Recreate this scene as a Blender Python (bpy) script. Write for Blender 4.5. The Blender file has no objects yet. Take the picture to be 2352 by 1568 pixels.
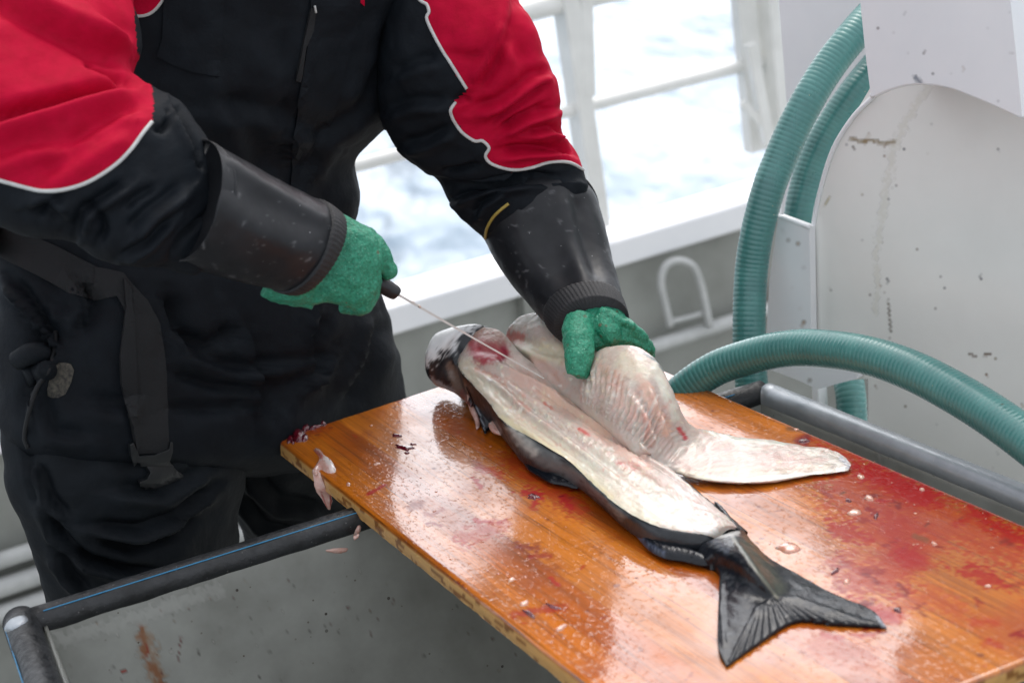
import bpy, math, random
import numpy as np
from mathutils import Vector, Matrix
from mathutils.bvhtree import BVHTree
from mathutils.geometry import delaunay_2d_cdt
random.seed(7); rng = np.random.default_rng(5)
S = bpy.context.scene; COL = S.collection
# ------------------------------------------------------------------ camera
FPX, PITCH, ROLL = 4800.0, math.radians(20), math.radians(6.5)     # focal length in px of a 2352 px wide frame
CAM = np.array([0, 0, 1.95])
Fw = np.array([0, math.cos(PITCH), -math.sin(PITCH)])
R0 = np.array([1., 0, 0]); U0 = np.array([0, math.sin(PITCH), math.cos(PITCH)])
Rt = math.cos(ROLL)*R0 - math.sin(ROLL)*U0
Up = math.sin(ROLL)*R0 + math.cos(ROLL)*U0
cd = bpy.data.cameras.new('camera'); cam = bpy.data.objects.new('camera', cd); COL.objects.link(cam)
cam.matrix_world = Matrix(((Rt[0], Up[0], -Fw[0], CAM[0]), (Rt[1], Up[1], -Fw[1], CAM[1]), (Rt[2], Up[2], -Fw[2], CAM[2]), (0, 0, 0, 1)))
cd.sensor_width = 36; cd.lens = 36*FPX/2352; cd.clip_start = .05; cd.clip_end = 6000
cd.dof.use_dof = True; cd.dof.focus_distance = 2.52; cd.dof.aperture_fstop = 5.0
S.camera = cam
# ------------------------------------------------------------------ light
W = bpy.data.worlds.new('World'); S.world = W; W.use_nodes = True
wn = W.node_tree; bg = wn.nodes['Background']
sky = wn.nodes.new('ShaderNodeTexSky'); sky.sky_type = 'NISHITA'; sky.sun_disc = False
SUN_EL, SUN_AZ = math.radians(60), math.radians(15)                # azimuth from +Y towards +X
sky.sun_elevation = SUN_EL; sky.sun_rotation = SUN_AZ
sky.air_density = 1.0; sky.dust_density = 6.0; sky.ozone_density = 1.0
hs = wn.nodes.new('ShaderNodeHueSaturation'); hs.inputs['Saturation'].default_value = .45
wn.links.new(sky.outputs[0], hs.inputs['Color']); 
ov = wn.nodes.new('ShaderNodeMix'); ov.data_type = 'RGBA'; ov.blend_type = 'MIX'; ov.inputs[0].default_value = .52   # thin overcast evens out the sky
ov.inputs[7].default_value = (7.6, 7.8, 8.2, 1); wn.links.new(hs.outputs[0], ov.inputs[6]); wn.links.new(ov.outputs[2], bg.inputs[0])
bg.inputs[1].default_value = .15
# the cloud is thinner and brighter low over the sea ahead
wtc = wn.nodes.new('ShaderNodeTexCoord'); wdt = wn.nodes.new('ShaderNodeVectorMath'); wdt.operation = 'DOT_PRODUCT'; wdt.inputs[1].default_value = (.20, .95, .24)
wn.links.new(wtc.outputs['Generated'], wdt.inputs[0]); wmr = wn.nodes.new('ShaderNodeMapRange'); wmr.interpolation_type = 'SMOOTHSTEP'
for i_, v_ in ((1, .84), (2, .985), (3, 1.), (4, 3.5)): wmr.inputs[i_].default_value = v_
wn.links.new(wdt.outputs['Value'], wmr.inputs[0]); wsc = wn.nodes.new('ShaderNodeVectorMath'); wsc.operation = 'SCALE'; wsc.inputs[0].default_value = (7.4, 7.6, 8.0)
wn.links.new(wmr.outputs[0], wsc.inputs['Scale']); wn.links.new(wsc.outputs[0], ov.inputs[7])
sl = bpy.data.lights.new('sun', 'SUN'); sl.energy = 0.6; sl.angle = math.radians(32); sl.color = (1, .97, .93)
so = bpy.data.objects.new('sun', sl); COL.objects.link(so)
sd = Vector((math.sin(SUN_AZ)*math.cos(SUN_EL), math.cos(SUN_AZ)*math.cos(SUN_EL), math.sin(SUN_EL)))
so.rotation_euler = sd.to_track_quat('Z', 'Y').to_euler()
S.view_settings.view_transform = 'Standard'; S.view_settings.look = 'None'
S.view_settings.exposure = 0.54; S.view_settings.gamma = 1
# ------------------------------------------------------------------ picture -> place helpers
BT = .95                                                            # height of the board's top
def rayd(u, v): return Fw + Rt*(u-1176)/FPX - Up*(v-784)/FPX
def P(u, v, z): return CAM + rayd(u, v)*z
def PZ(u, v, z):
    d = rayd(u, v); return CAM + d*((z-CAM[2])/d[2])
def PH(u, v, h=0.): return PZ(u, v, BT+h)
def plane_hit(u, v, p0, n):
    d = rayd(u, v); return CAM + d*(n@(p0-CAM)/(n@d))
def proj(V):
    D = V-CAM; z = D@Fw; return 1176+FPX*(D@Rt)/z, 784-FPX*(D@Up)/z
def unit(v): return v/np.linalg.norm(v)
E1 = PZ(75, 1430, .92); RT = unit(np.array([.882, .432, 0])); RN = np.array([-RT[1], RT[0], 0])   # tub rim line
def PP(u, v, d): return plane_hit(u, v, E1+RN*d, RN)
w1 = PZ(73, 1247, .35); w2 = PZ(1615, 745, .35); WT = unit((w2-w1)*np.array([1, 1, 0])); WN = np.array([-WT[1], WT[0], 0])
def PW(u, v, off=0.): return plane_hit(u, v, w1-WN*off, WN)         # off > 0: towards the camera
h1 = P(1800, 870, 2.85); h2 = P(2400, 870, 2.52); HT = unit((h2-h1)*np.array([1, 1, 0])); HN = np.array([HT[1], -HT[0], 0])
if HN@(CAM-h1) < 0: HN = -HN
def PQ(u, v, off=0.): return plane_hit(u, v, h1+HN*off, HN)         # plane of the white casing
# ------------------------------------------------------------------ numeric helpers
def cr(pts, n, closed=False):
    """Catmull-Rom through pts (k, ...) giving n samples per span"""
    p = np.asarray(pts, float)
    if closed: q = np.concatenate([p[-1:], p, p[:2]]); k = len(p)
    else: q = np.concatenate([2*p[:1]-p[1:2], p, 2*p[-1:]-p[-2:-1]]); k = len(p)-1
    out = []
    for i in range(k):
        a, b, c, d = q[i], q[i+1], q[i+2], q[i+3]
        for j in range(n):
            t = j/n
            out.append(.5*((2*b)+(-a+c)*t+(2*a-5*b+4*c-d)*t*t+(-a+3*b-3*c+d)*t**3))
    if not closed: out.append(p[-1])
    return np.array(out)
_T = rng.random(4096)*2-1
def vnoise(X):
    i = np.floor(X).astype(int); f = X-i; f = f*f*(3-2*f); r = 0
    for dx in (0, 1):
        for dy in (0, 1):
            for dz in (0, 1):
                h = ((i[..., 0]+dx)*73856093 ^ (i[..., 1]+dy)*19349663 ^ (i[..., 2]+dz)*83492791) & 4095
                w = (f[..., 0] if dx else 1-f[..., 0])*(f[..., 1] if dy else 1-f[..., 1])*(f[..., 2] if dz else 1-f[..., 2])
                r = r + w*_T[h]
    return r
def fbm(X, o=3):
    r = 0; a = 1.
    for k in range(o): r = r + a*vnoise(X*2**k+17.3*k); a *= .5
    return r
def pdist(u, v, pts):
    """distance in px to a polyline, signed side, and position along it"""
    best = np.full(u.shape, 1e9); sg = np.ones(u.shape); al = np.zeros(u.shape); n = len(pts)-1
    for i in range(n):
        x0, y0 = pts[i]; x1, y1 = pts[i+1]; dx, dy = x1-x0, y1-y0; L2 = dx*dx+dy*dy+1e-9
        t = np.clip(((u-x0)*dx+(v-y0)*dy)/L2, 0, 1); ex = u-x0-t*dx; ey = v-y0-t*dy
        d = np.hypot(ex, ey); m = d < best
        best = np.where(m, d, best); sg = np.where(m, np.sign(dx*ey-dy*ex), sg); al = np.where(m, (i+t)/n, al)
    return best, sg, al
def inpoly(u, v, poly):
    r = np.zeros(u.shape, bool); n = len(poly)
    for i in range(n):
        x0, y0 = poly[i]; x1, y1 = poly[(i+1) % n]
        c = ((y0 > v) != (y1 > v)) & (u < (x1-x0)*(v-y0)/(y1-y0+1e-12)+x0); r ^= c
    return r
def displace(V, N, strokes, noise=None):
    u, v = proj(V); fr = np.clip(-((V-CAM)*N).sum(-1)/np.linalg.norm(V-CAM, axis=-1)*2.5+.5, 0, 1)
    D = np.zeros(u.shape)
    for s in strokes:
        kind, pts, w, amp = s[:4]
        if abs(amp) >= .0055: w *= .8; amp *= 1.25
        d, sg, al = pdist(u, v, pts); e = np.clip(np.sin(np.pi*np.clip(al, .04, .96))*2.2, 0, 1)
        if len(s) > 4: e = 1
        if kind == 'g': D += amp*np.exp(-(d/w)**2)*e*fr
        else:                                                       # fold: ridge on one side, valley on the other
            t = d*sg/w; D += amp*t*np.exp(-t*t)*2.2*e*fr
    if noise:
        for sc, am in noise: D += am*fbm(V*sc, 3)
    return V+N*D[..., None]
def paint(V, ops, base=None):
    """vertex colours: rgb = the colour laid on there, alpha = how much of it"""
    u, v = proj(V); C = np.zeros(u.shape+(4,))
    if base is not None: C[..., :3] = base; C[..., 3] = 1
    for o in ops:
        kind, pts, w, col, a = o[:5]; rag = o[5] if len(o) > 5 else 0.
        nz = fbm(V*260., 3)*rag if rag else 0
        if kind == 'l': d, _, al = pdist(u, v, pts); f = np.clip(1.5-(d+nz)/w, 0, 1)
        else:
            ins = inpoly(u, v, pts); d, _, _ = pdist(u, v, list(pts)+[pts[0]])
            f = np.clip(.5+(np.where(ins, d, -d)+nz)/w, 0, 1)
        f = f*a; na = C[..., 3]+f*(1-C[..., 3])
        C[..., :3] = np.where(na[..., None] > 1e-6, (C[..., :3]*(C[..., 3]*(1-f))[..., None]+np.array(col)*f[..., None])/np.maximum(na, 1e-6)[..., None], C[..., :3])
        C[..., 3] = na
    return C
# ------------------------------------------------------------------ object helpers
def tagp(o, label=None, cat=None, group=None, kind=None):
    if label: o['label'] = label
    if cat: o['category'] = cat
    if group: o['group'] = group
    if kind: o['kind'] = kind
    return o
def setparent(o, parent):
    if parent is not None:
        o.parent = parent
        L = np.zeros(3); p = parent
        if p.type == 'EMPTY': L = np.array(p.location)
        o.matrix_parent_inverse = Matrix.Translation(-Vector(L)) if p.type == 'EMPTY' else Matrix()
def thing(name, loc, label, cat, group=None):
    o = bpy.data.objects.new(name, None); COL.objects.link(o); o.location = Vector(loc); o.empty_display_size = .05
    return tagp(o, label, cat, group)
def mesh(name, V, Fc, mat, parent=None, col=None, uv=None, smooth=True):
    me = bpy.data.meshes.new(name); me.from_pydata([tuple(x) for x in np.asarray(V).reshape(-1, 3)], [], Fc)
    if smooth: me.polygons.foreach_set('use_smooth', [True]*len(me.polygons))
    if col is not None:
        a = me.color_attributes.new('Paint', 'FLOAT_COLOR', 'POINT'); a.data.foreach_set('color', np.asarray(col, float).reshape(-1))
    if uv is not None:
        l = me.uv_layers.new(name='UVMap'); vi = np.zeros(len(me.loops), int); me.loops.foreach_get('vertex_index', vi)
        l.data.foreach_set('uv', np.asarray(uv, float).reshape(-1, 2)[vi].reshape(-1))
    for m in (mat if isinstance(mat, (list, tuple)) else [mat]): me.materials.append(m)
    o = bpy.data.objects.new(name, me); COL.objects.link(o); setparent(o, parent)
    return o
def gridfaces(n, m, closed=True):
    F = []
    for i in range(n-1):
        for j in range(m if closed else m-1):
            a = i*m+j; b = i*m+(j+1) % m; F.append((a, b, b+m, a+m))
    return F
def gnormals(G, closed=True):
    if closed: du = np.roll(G, -1, 1)-np.roll(G, 1, 1)
    else: du = np.gradient(G, axis=1)
    dv = np.gradient(G, axis=0); N = np.cross(du, dv); N /= np.linalg.norm(N, axis=-1, keepdims=True)+1e-12
    return N
def ringmesh(name, rings, mat, parent=None, na=4, nr=3, strokes=(), noise=None, ops=None, base=None, caps=True, post=None, matfn=None):
    """closed rings of control points (k, m, 3), splined along and around"""
    G = cr(rings, na); G = np.stack([cr(g, nr, True) for g in G])
    N = gnormals(G); c = G.mean(1, keepdims=True)
    if ((G-c)*N).sum() < 0: N = -N; flip = True
    else: flip = False
    if strokes or noise: G = displace(G, N, strokes, noise)
    if post: G = post(G, N)
    n, m = G.shape[:2]; V = G.reshape(-1, 3); F = gridfaces(n, m)
    C = paint(G, ops, base).reshape(-1, 4) if ops is not None else None
    if caps:
        V = np.vstack([V, G[0].mean(0), G[-1].mean(0)]); k = n*m
        F += [(j, k, (j+1) % m) for j in range(m)] + [((n-1)*m+j, (n-1)*m+(j+1) % m, k+1) for j in range(m)]
        if C is not None: C = np.vstack([C, C[0], C[-1]])
    if not flip: F = [f[::-1] for f in F]
    o = mesh(name, V, F, mat, parent, C)
    if matfn is not None:
        cen = np.array([V[list(f)].mean(0) for f in F]); u, v = proj(cen)
        o.data.polygons.foreach_set('material_index', matfn(u, v, cen).astype(int))
    return o
def secrings(secs, m=12, exp=2.0):
    """secs: (Lpx, Rpx, 3-D of L, 3-D of R, k) -> rings with the given left and right outline"""
    A = [(np.asarray(s[1])-np.asarray(s[0]))/2 for s in secs]; C = [(np.asarray(s[1])+np.asarray(s[0]))/2 for s in secs]
    Cn = np.array(C); T = np.gradient(Cn, axis=0); out = []
    for s, a, c, t in zip(secs, A, C, T):
        b = unit(np.cross(t, a)+1e-9)
        if b@(CAM-c) < 0: b = -b
        kf, kb = (s[2], s[2]) if np.isscalar(s[2]) else s[2]
        r = []
        for j in range(m):
            th = 2*math.pi*j/m; x = -math.cos(th); y = math.sin(th)
            x2 = math.copysign(abs(x)**(2/exp), x); y2 = math.copysign(abs(y)**(2/exp), y)
            r.append(c+a*x2+b*np.linalg.norm(a)*y2*(kf if y > 0 else kb))
        out.append(r)
    return np.array(out)
def sz(L, R, zL, zR=None, k=.8): return (P(*L, zL), P(*R, zL if zR is None else zR), k)
def sp(L, R, dL, dR=None, k=.5): return (PP(*L, dL), PP(*R, dL if dR is None else dR), k)
def sh(L, R, hL, hR, k=.3): return (PH(*L, hL), PH(*R, hR), k)
def tube(name, pts, rad, mat, parent=None, seg=10, na=4, rings=None, col=None, caps=True, closed=False):
    """round tube along 3-D points; rings=(period, amp) gives real hose ribs"""
    p = cr(np.asarray(pts, float), na, closed)
    r = np.full(len(p), rad) if np.isscalar(rad) else cr(np.asarray(rad, float)[:, None], na, closed)[:, 0]
    if rings:
        L = np.concatenate([[0], np.cumsum(np.linalg.norm(np.diff(p, axis=0), axis=1))]); per, amp = rings
        s = np.arange(0, L[-1], per/6); p = np.stack([np.interp(s, L, p[:, i]) for i in range(3)], 1); r = np.interp(s, L, r)
        ph = (s/per) % 1; r = r+amp*(np.abs(np.sin(np.pi*ph))**.8-.6)
    T = np.gradient(p, axis=0); T /= np.linalg.norm(T, axis=1, keepdims=True)+1e-12
    a = np.cross(T[0], [0, 0, 1.]); a = a if np.linalg.norm(a) > .1 else np.cross(T[0], [1., 0, 0]); a = unit(a); V = []
    for i in range(len(p)):
        a = unit(a-T[i]*(a@T[i])); b = np.cross(T[i], a)
        for j in range(seg):
            t = 2*math.pi*j/seg; V.append(p[i]+r[i]*(a*math.cos(t)+b*math.sin(t)))
    F = gridfaces(len(p), seg)
    if caps: F += [tuple(range(seg))[::-1], tuple((len(p)-1)*seg+j for j in range(seg))]
    F = [f[::-1] for f in F]
    o = mesh(name, V, F, mat, parent)
    if name.startswith('#'): pass
    return o
def tri(poly, step):
    """triangulate a px polygon with inner points -> 2-D verts, faces, boundary flags"""
    b = []
    for i in range(len(poly)):
        x0, y0 = poly[i]; x1, y1 = poly[(i+1) % len(poly)]; n = max(1, int(math.hypot(x1-x0, y1-y0)/step))
        b += [(x0+(x1-x0)*k/n, y0+(y1-y0)*k/n) for k in range(n)]
    xs = [p[0] for p in b]; ys = [p[1] for p in b]
    gx, gy = np.meshgrid(np.arange(min(xs), max(xs), step), np.arange(min(ys), max(ys), step*.87)); gx = gx+(np.arange(gx.shape[0]) % 2)[:, None]*step/2
    gx = gx.ravel(); gy = gy.ravel(); ok = inpoly(gx, gy, b); gx = gx[ok]; gy = gy[ok]
    if len(gx):
        d, _, _ = pdist(gx, gy, b+[b[0]]); ok = d > step*.45; gx = gx[ok]; gy = gy[ok]
    pts = [Vector(p) for p in b]+[Vector((x, y)) for x, y in zip(gx, gy)]
    V, _, F, _, _, _ = delaunay_2d_cdt(pts, [], [list(range(len(b)))], 1, 1e-4)
    V = np.array([(q.x, q.y) for q in V]); F = [tuple(f) for f in F]
    d, _, _ = pdist(V[:, 0], V[:, 1], b+[b[0]])
    return V, F, d
def smoothpoly(poly, n=4): return [tuple(p) for p in cr(np.array(poly, float), n, True)]
def slab(name, poly, surf, thick, mat, parent=None, step=10, dome=0, ops=None, base=None, strokes=(), noise=None, sink=.001, bev=0, smooth=True):
    """a piece with this outline lying on a surface; surf(u, v) -> point, normal. dome px: thickness swells away from the edge"""
    V2, F, d = tri(poly, step); top = []; bot = []; NN = []
    for (u, v), e in zip(V2, d):
        p, n = surf(u, v); p = np.array(p); n = np.array(n)
        t = thick*(math.sqrt(min(1, e/dome)) if dome else 1); top.append(p+n*t); bot.append(p-n*sink); NN.append(n)
    top = np.array(top); NN = np.array(NN)
    if strokes or noise: top = displace(top, NN, strokes, noise)
    n = len(top); V = np.vstack([top, np.array(bot)])
    cnt = {}
    for f in F:
        for i in range(len(f)):
            e = (f[i], f[(i+1) % len(f)]); cnt[e] = 1
    nf = np.cross(top[F[0][1]]-top[F[0][0]], top[F[0][2]]-top[F[0][0]])@NN[F[0][0]] > 0
    FF = [f if nf else f[::-1] for f in F]+[tuple(i+n for i in (f[::-1] if nf else f)) for f in F]
    for (a, b) in cnt:
        if (b, a) not in cnt: FF.append((a, a+n, b+n, b) if nf else (a, b, b+n, a+n))
    C = None
    if ops is not None: C = paint(V, ops, base)
    o = mesh(name, V, FF, mat, parent, C, smooth=smooth and dome > 0)
    return o
def mbvh(*objs):
    V = []; F = []
    for o in objs:
        k = len(V); V += [tuple(v.co) for v in o.data.vertices]; F += [tuple(i+k for i in p.vertices) for p in o.data.polygons]
    return BVHTree.FromPolygons(V, F)
def onbvh(b, fall=2.6):
    def f(u, v):
        d = rayd(u, v); h = b.ray_cast(Vector(CAM), Vector(unit(d)))
        if h[0] is None: return P(u, v, fall), -unit(d)
        n = np.array(h[1]); n = n if n@d < 0 else -n
        return np.array(h[0]), unit(n-unit(d)*.6)
    return f
def onboard(h=0): return lambda u, v: (PH(u, v, h), np.array([0, 0, 1.]))
def box(name, c, ax, half, mat, parent=None, bev=.002):
    c = np.asarray(c, float); V = []
    for sx in (-1, 1):
        for sy in (-1, 1):
            for sz_ in (-1, 1): V.append(c+ax[0]*sx*half[0]+ax[1]*sy*half[1]+ax[2]*sz_*half[2])
    F = [(0, 1, 3, 2), (4, 6, 7, 5), (0, 4, 5, 1), (2, 3, 7, 6), (0, 2, 6, 4), (1, 5, 7, 3)]
    if np.dot(np.cross(ax[0], ax[1]), ax[2]) < 0: F = [f[::-1] for f in F]
    o = mesh(name, V, F, mat, parent, smooth=False)
    if bev: m = o.modifiers.new('bevel', 'BEVEL'); m.width = bev; m.segments = 2
    return o
def remesh(o, vs, sm=6, f=.8):
    m = o.modifiers.new('remesh', 'REMESH'); m.mode = 'VOXEL'; m.voxel_size = vs; m.use_smooth_shade = True
    s = o.modifiers.new('smooth', 'SMOOTH'); s.iterations = sm; s.factor = f
    for size, st in ((.024, .0075), (.009, .0018)):
        tx = bpy.data.textures.new('wrinkles', 'CLOUDS'); tx.noise_scale = size; tx.noise_depth = 2
        d = o.modifiers.new('wrinkles', 'DISPLACE'); d.texture = tx; d.strength = st; d.mid_level = .5; d.texture_coords = 'OBJECT'
def join(name, objs, mat, parent):
    V = []; F = []
    for o in objs:
        k = len(V); V += [tuple(v.co) for v in o.data.vertices]; F += [tuple(i+k for i in p.vertices) for p in o.data.polygons]
        bpy.data.objects.remove(o)
    return mesh(name, V, F, mat, parent)
# ------------------------------------------------------------------ materials
def M(name, c1, c2=None, ns=20, rough=.5, rough2=None, bump=(), metal=0, coat=0, coatr=.05, sss=0, sssr=(1, .4, .3), stretch=(1, 1, 1), specks=None, spec=.5, painted=True, sheen=0, contrast=.5):
    m = bpy.data.materials.new(name); m.use_nodes = True; t = m.node_tree; nd = t.nodes; lk = t.links
    b = nd['Principled BSDF']; tc = nd.new('ShaderNodeTexCoord'); mp = nd.new('ShaderNodeMapping'); mp.inputs['Scale'].default_value = stretch
    lk.new(tc.outputs['Object'], mp.inputs['Vector'])
    def noise(sc, det=5, ro=.6):
        n = nd.new('ShaderNodeTexNoise'); n.inputs['Scale'].default_value = sc; n.inputs['Detail'].default_value = det; n.inputs['Roughness'].default_value = ro
        lk.new(mp.outputs[0], n.inputs['Vector']); return n
    def mixc(f, a, c):
        x = nd.new('ShaderNodeMix'); x.data_type = 'RGBA'
        for k, s in ((0, f), (6, a), (7, c)):
            if isinstance(s, (float, int)): x.inputs[k].default_value = s
            elif isinstance(s, tuple): x.inputs[k].default_value = s+(1,)
            else: lk.new(s, x.inputs[k])
        return x.outputs[2]
    n = noise(ns); r = nd.new('ShaderNodeMapRange'); r.inputs[1].default_value = .5-contrast*.4; r.inputs[2].default_value = .5+contrast*.4; lk.new(n.outputs[0], r.inputs[0])
    col = mixc(r.outputs[0], c1, c2 or c1)
    if specks:
        for (sc, th, c, size) in specks:
            vo = nd.new('ShaderNodeTexVoronoi'); vo.inputs['Scale'].default_value = sc; lk.new(mp.outputs[0], vo.inputs['Vector'])
            ds = nd.new('ShaderNodeMath'); ds.operation = 'LESS_THAN'; lk.new(vo.outputs['Distance'], ds.inputs[0]); ds.inputs[1].default_value = size
            se = nd.new('ShaderNodeSeparateColor'); lk.new(vo.outputs['Color'], se.inputs[0])
            gt = nd.new('ShaderNodeMath'); gt.operation = 'GREATER_THAN'; lk.new(se.outputs[0], gt.inputs[0]); gt.inputs[1].default_value = th
            mu = nd.new('ShaderNodeMath'); mu.operation = 'MULTIPLY'; lk.new(ds.outputs[0], mu.inputs[0]); lk.new(gt.outputs[0], mu.inputs[1])
            m2 = nd.new('ShaderNodeMath'); m2.operation = 'MULTIPLY'; lk.new(mu.outputs[0], m2.inputs[0]); lk.new(se.outputs[1], m2.inputs[1])
            col = mixc(m2.outputs[0], col, c)
    if painted:
        at = nd.new('ShaderNodeVertexColor'); at.layer_name = 'Paint'
        col = mixc(at.outputs['Alpha'], col, at.outputs['Color'])
    lk.new(col, b.inputs['Base Color'])
    if rough2 is not None:
        rr = nd.new('ShaderNodeMapRange'); n2 = noise(ns*2.3, 4); rr.inputs[1].default_value = .35; rr.inputs[2].default_value = .65; rr.inputs[3].default_value = rough; rr.inputs[4].default_value = rough2
        lk.new(n2.outputs[0], rr.inputs[0]); lk.new(rr.outputs[0], b.inputs['Roughness'])
    else: b.inputs['Roughness'].default_value = rough
    b.inputs['Metallic'].default_value = metal; b.inputs['Coat Weight'].default_value = coat; b.inputs['Coat Roughness'].default_value = coatr
    b.inputs['Specular IOR Level'].default_value = spec; b.inputs['Sheen Weight'].default_value = sheen
    if sss: b.inputs['Subsurface Weight'].default_value = sss; b.inputs['Subsurface Radius'].default_value = sssr; b.inputs['Subsurface Scale'].default_value = .006
    prev = None
    for (sc, st, dist) in bump:
        bn = nd.new('ShaderNodeBump'); bn.inputs['Strength'].default_value = st; bn.inputs['Distance'].default_value = dist
        lk.new(noise(sc, 4).outputs[0], bn.inputs['Height'])
        if prev: lk.new(prev, bn.inputs['Normal'])
        prev = bn.outputs[0]
    if prev: lk.new(prev, b.inputs['Normal']); lk.new(prev, b.inputs['Coat Normal'])
    m['_nodes'] = 1
    return m
M_red = M('red_fabric', (.46, .001, .030), (.38, .001, .022), 60, .75, bump=((900, .2, .0005), (45, .3, .004)), spec=.12, painted=False)
M_navy = M('black_fabric', (.004, .0055, .008), (.007, .010, .014), 30, .7, bump=((900, .3, .0006), (30, .5, .005)), spec=.16)
M_trous = M('black_trouser_fabric', (.0045, .006, .008), (.008, .011, .0145), 14, .7, bump=((900, .3, .0006), (16, .6, .008)), spec=.16)
M_piping = M('white_piping', (.55, .56, .55), (.45, .45, .44), 200, .5, bump=((1500, .4, .0005),), painted=False)
M_rubber = M('rubber_gauntlet', (.009, .010, .012), (.018, .019, .022), 18, .34, .5, bump=((60, .15, .002), (500, .1, .0005)), specks=((160, .86, (.25, .25, .26), .12),), spec=.32)
M_ribb = M('knitted_band', (.010, .010, .012), (.02, .02, .022), 100, .6, bump=((700, .8, .001),), painted=False)
M_glove = M('green_glove', (.005, .14, .07), (.035, .33, .20), 300, .25, .5, bump=((330, 1, .0022), (50, .5, .004)), specks=((420, .8, (.22, .5, .36), .25), (120, .86, (.10, .10, .05), .3)), contrast=.5, painted=False)
M_webb = M('webbing', (.004, .005, .006), (.006, .007, .009), 300, .8, bump=((800, .6, .0008),), painted=False)
M_plast = M('buckle_plastic', (.012, .014, .016), None, 30, .45, painted=False)
M_velcro = M('velcro', (.008, .007, .006), (.014, .012, .010), 300, .9, bump=((1400, 1, .001),), painted=False)
M_worn = M('worn_patch', (.10, .09, .07), (.02, .02, .02), 220, .9, bump=((800, .6, .001),), painted=False)
M_whitem = M('white_painted_metal', (.83, .83, .84), (.76, .77, .79), 6, .38, .5, bump=((25, .12, .002), (300, .08, .0005)))
M_casing = M('casing_paint', (.86, .855, .82), (.79, .785, .75), 5, .32, .5, bump=((14, .25, .004), (300, .08, .0005)))
M_rail = M('rail_paint', (.80, .80, .77), (.66, .66, .63), 9, .45, painted=False)
M_bulw = M('bulwark_metal', (.31, .32, .295), (.20, .205, .185), 5, .45, .6, bump=((8, .2, .004),))
M_deck = M('deck_paint', (.42, .43, .41), (.34, .35, .33), 5, .6, painted=False)
M_galv = M('galvanised_pipe', (.52, .53, .52), (.40, .41, .40), 20, .4, painted=False)
M_steel = M('tub_steel', (.37, .38, .355), (.22, .225, .205), 7, .35, .5, metal=.3, bump=((40, .1, .001),), stretch=(1, 1, 1), specks=((55, .82, (.05, .04, .035), .12), (120, .9, (.09, .07, .05), .15)))
M_rimst = M('steel_rim', (.46, .49, .52), (.36, .39, .42), 30, .33, .5, metal=.6, bump=((90, .2, .001),), specks=((120, .85, (.5, .5, .5), .12),))
M_guard = M('black_rim_guard', (.006, .007, .008), (.022, .024, .027), 40, .35, .6, bump=((160, .55, .002), (30, .2, .002)), specks=((220, .9, (.10, .10, .10), .2),))
M_blue = M('blue_line', (.03, .22, .42), None, 30, .4, painted=False)
M_hose = M('green_hose', (.062, .22, .20), (.045, .165, .155), 25, .26, .42, bump=((200, .1, .0005),), specks=((110, .82, (.45, .42, .28), .10), (60, .9, (.08, .06, .03), .1)), coat=.35, coatr=.2, painted=False)
M_flesh = M('fish_flesh', (.52, .485, .42), (.52, .37, .32), 34, .32, .5, bump=((300, .22, .0015), (90, .35, .003)), sss=.45, sssr=(1, .45, .3), coat=.5, coatr=.1)
M_skin = M('fish_skin', (.008, .010, .013), (.022, .026, .032), 50, .34, .5, bump=((420, .3, .0008), (60, .4, .003)), coat=.38, coatr=.10, spec=.3)
M_fin = M('fish_fin', (.0025, .0035, .006), (.007, .009, .014), 60, .34, .5, bump=((300, .4, .001), (50, .4, .003)), coat=.55, coatr=.06, spec=.1)
M_scrap = M('flesh_scrap', (.50, .26, .21), (.60, .42, .36), 120, .25, bump=((300, .4, .001),), sss=.3, coat=.7)
M_jelly = M('pale_jelly', (.55, .22, .15), (.60, .36, .26), 150, .12, bump=((300, .3, .001),), sss=.4, coat=1, painted=False)
M_clot = M('blood_clot', (.06, .001, .006), (.14, .003, .012), 120, .08, bump=((250, .5, .002),), coat=1, coatr=.03, painted=False)
M_dark = M('dark_bit', (.02, .015, .015), (.05, .03, .03), 100, .3, coat=.5, painted=False)
M_blade = M('knife_steel', (.75, .75, .73), (.60, .59, .56), 60, .35, metal=.3, painted=False)
M_handle = M('knife_handle', (.012, .012, .014), None, 60, .4, bump=((300, .4, .001),), painted=False)
M_yellow = M('yellow_trim', (.35, .25, .05), None, 60, .5, painted=False)
M_body = M('skin_tone', (.55, .33, .24), None, 30, .5, sss=.2, painted=False)
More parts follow.
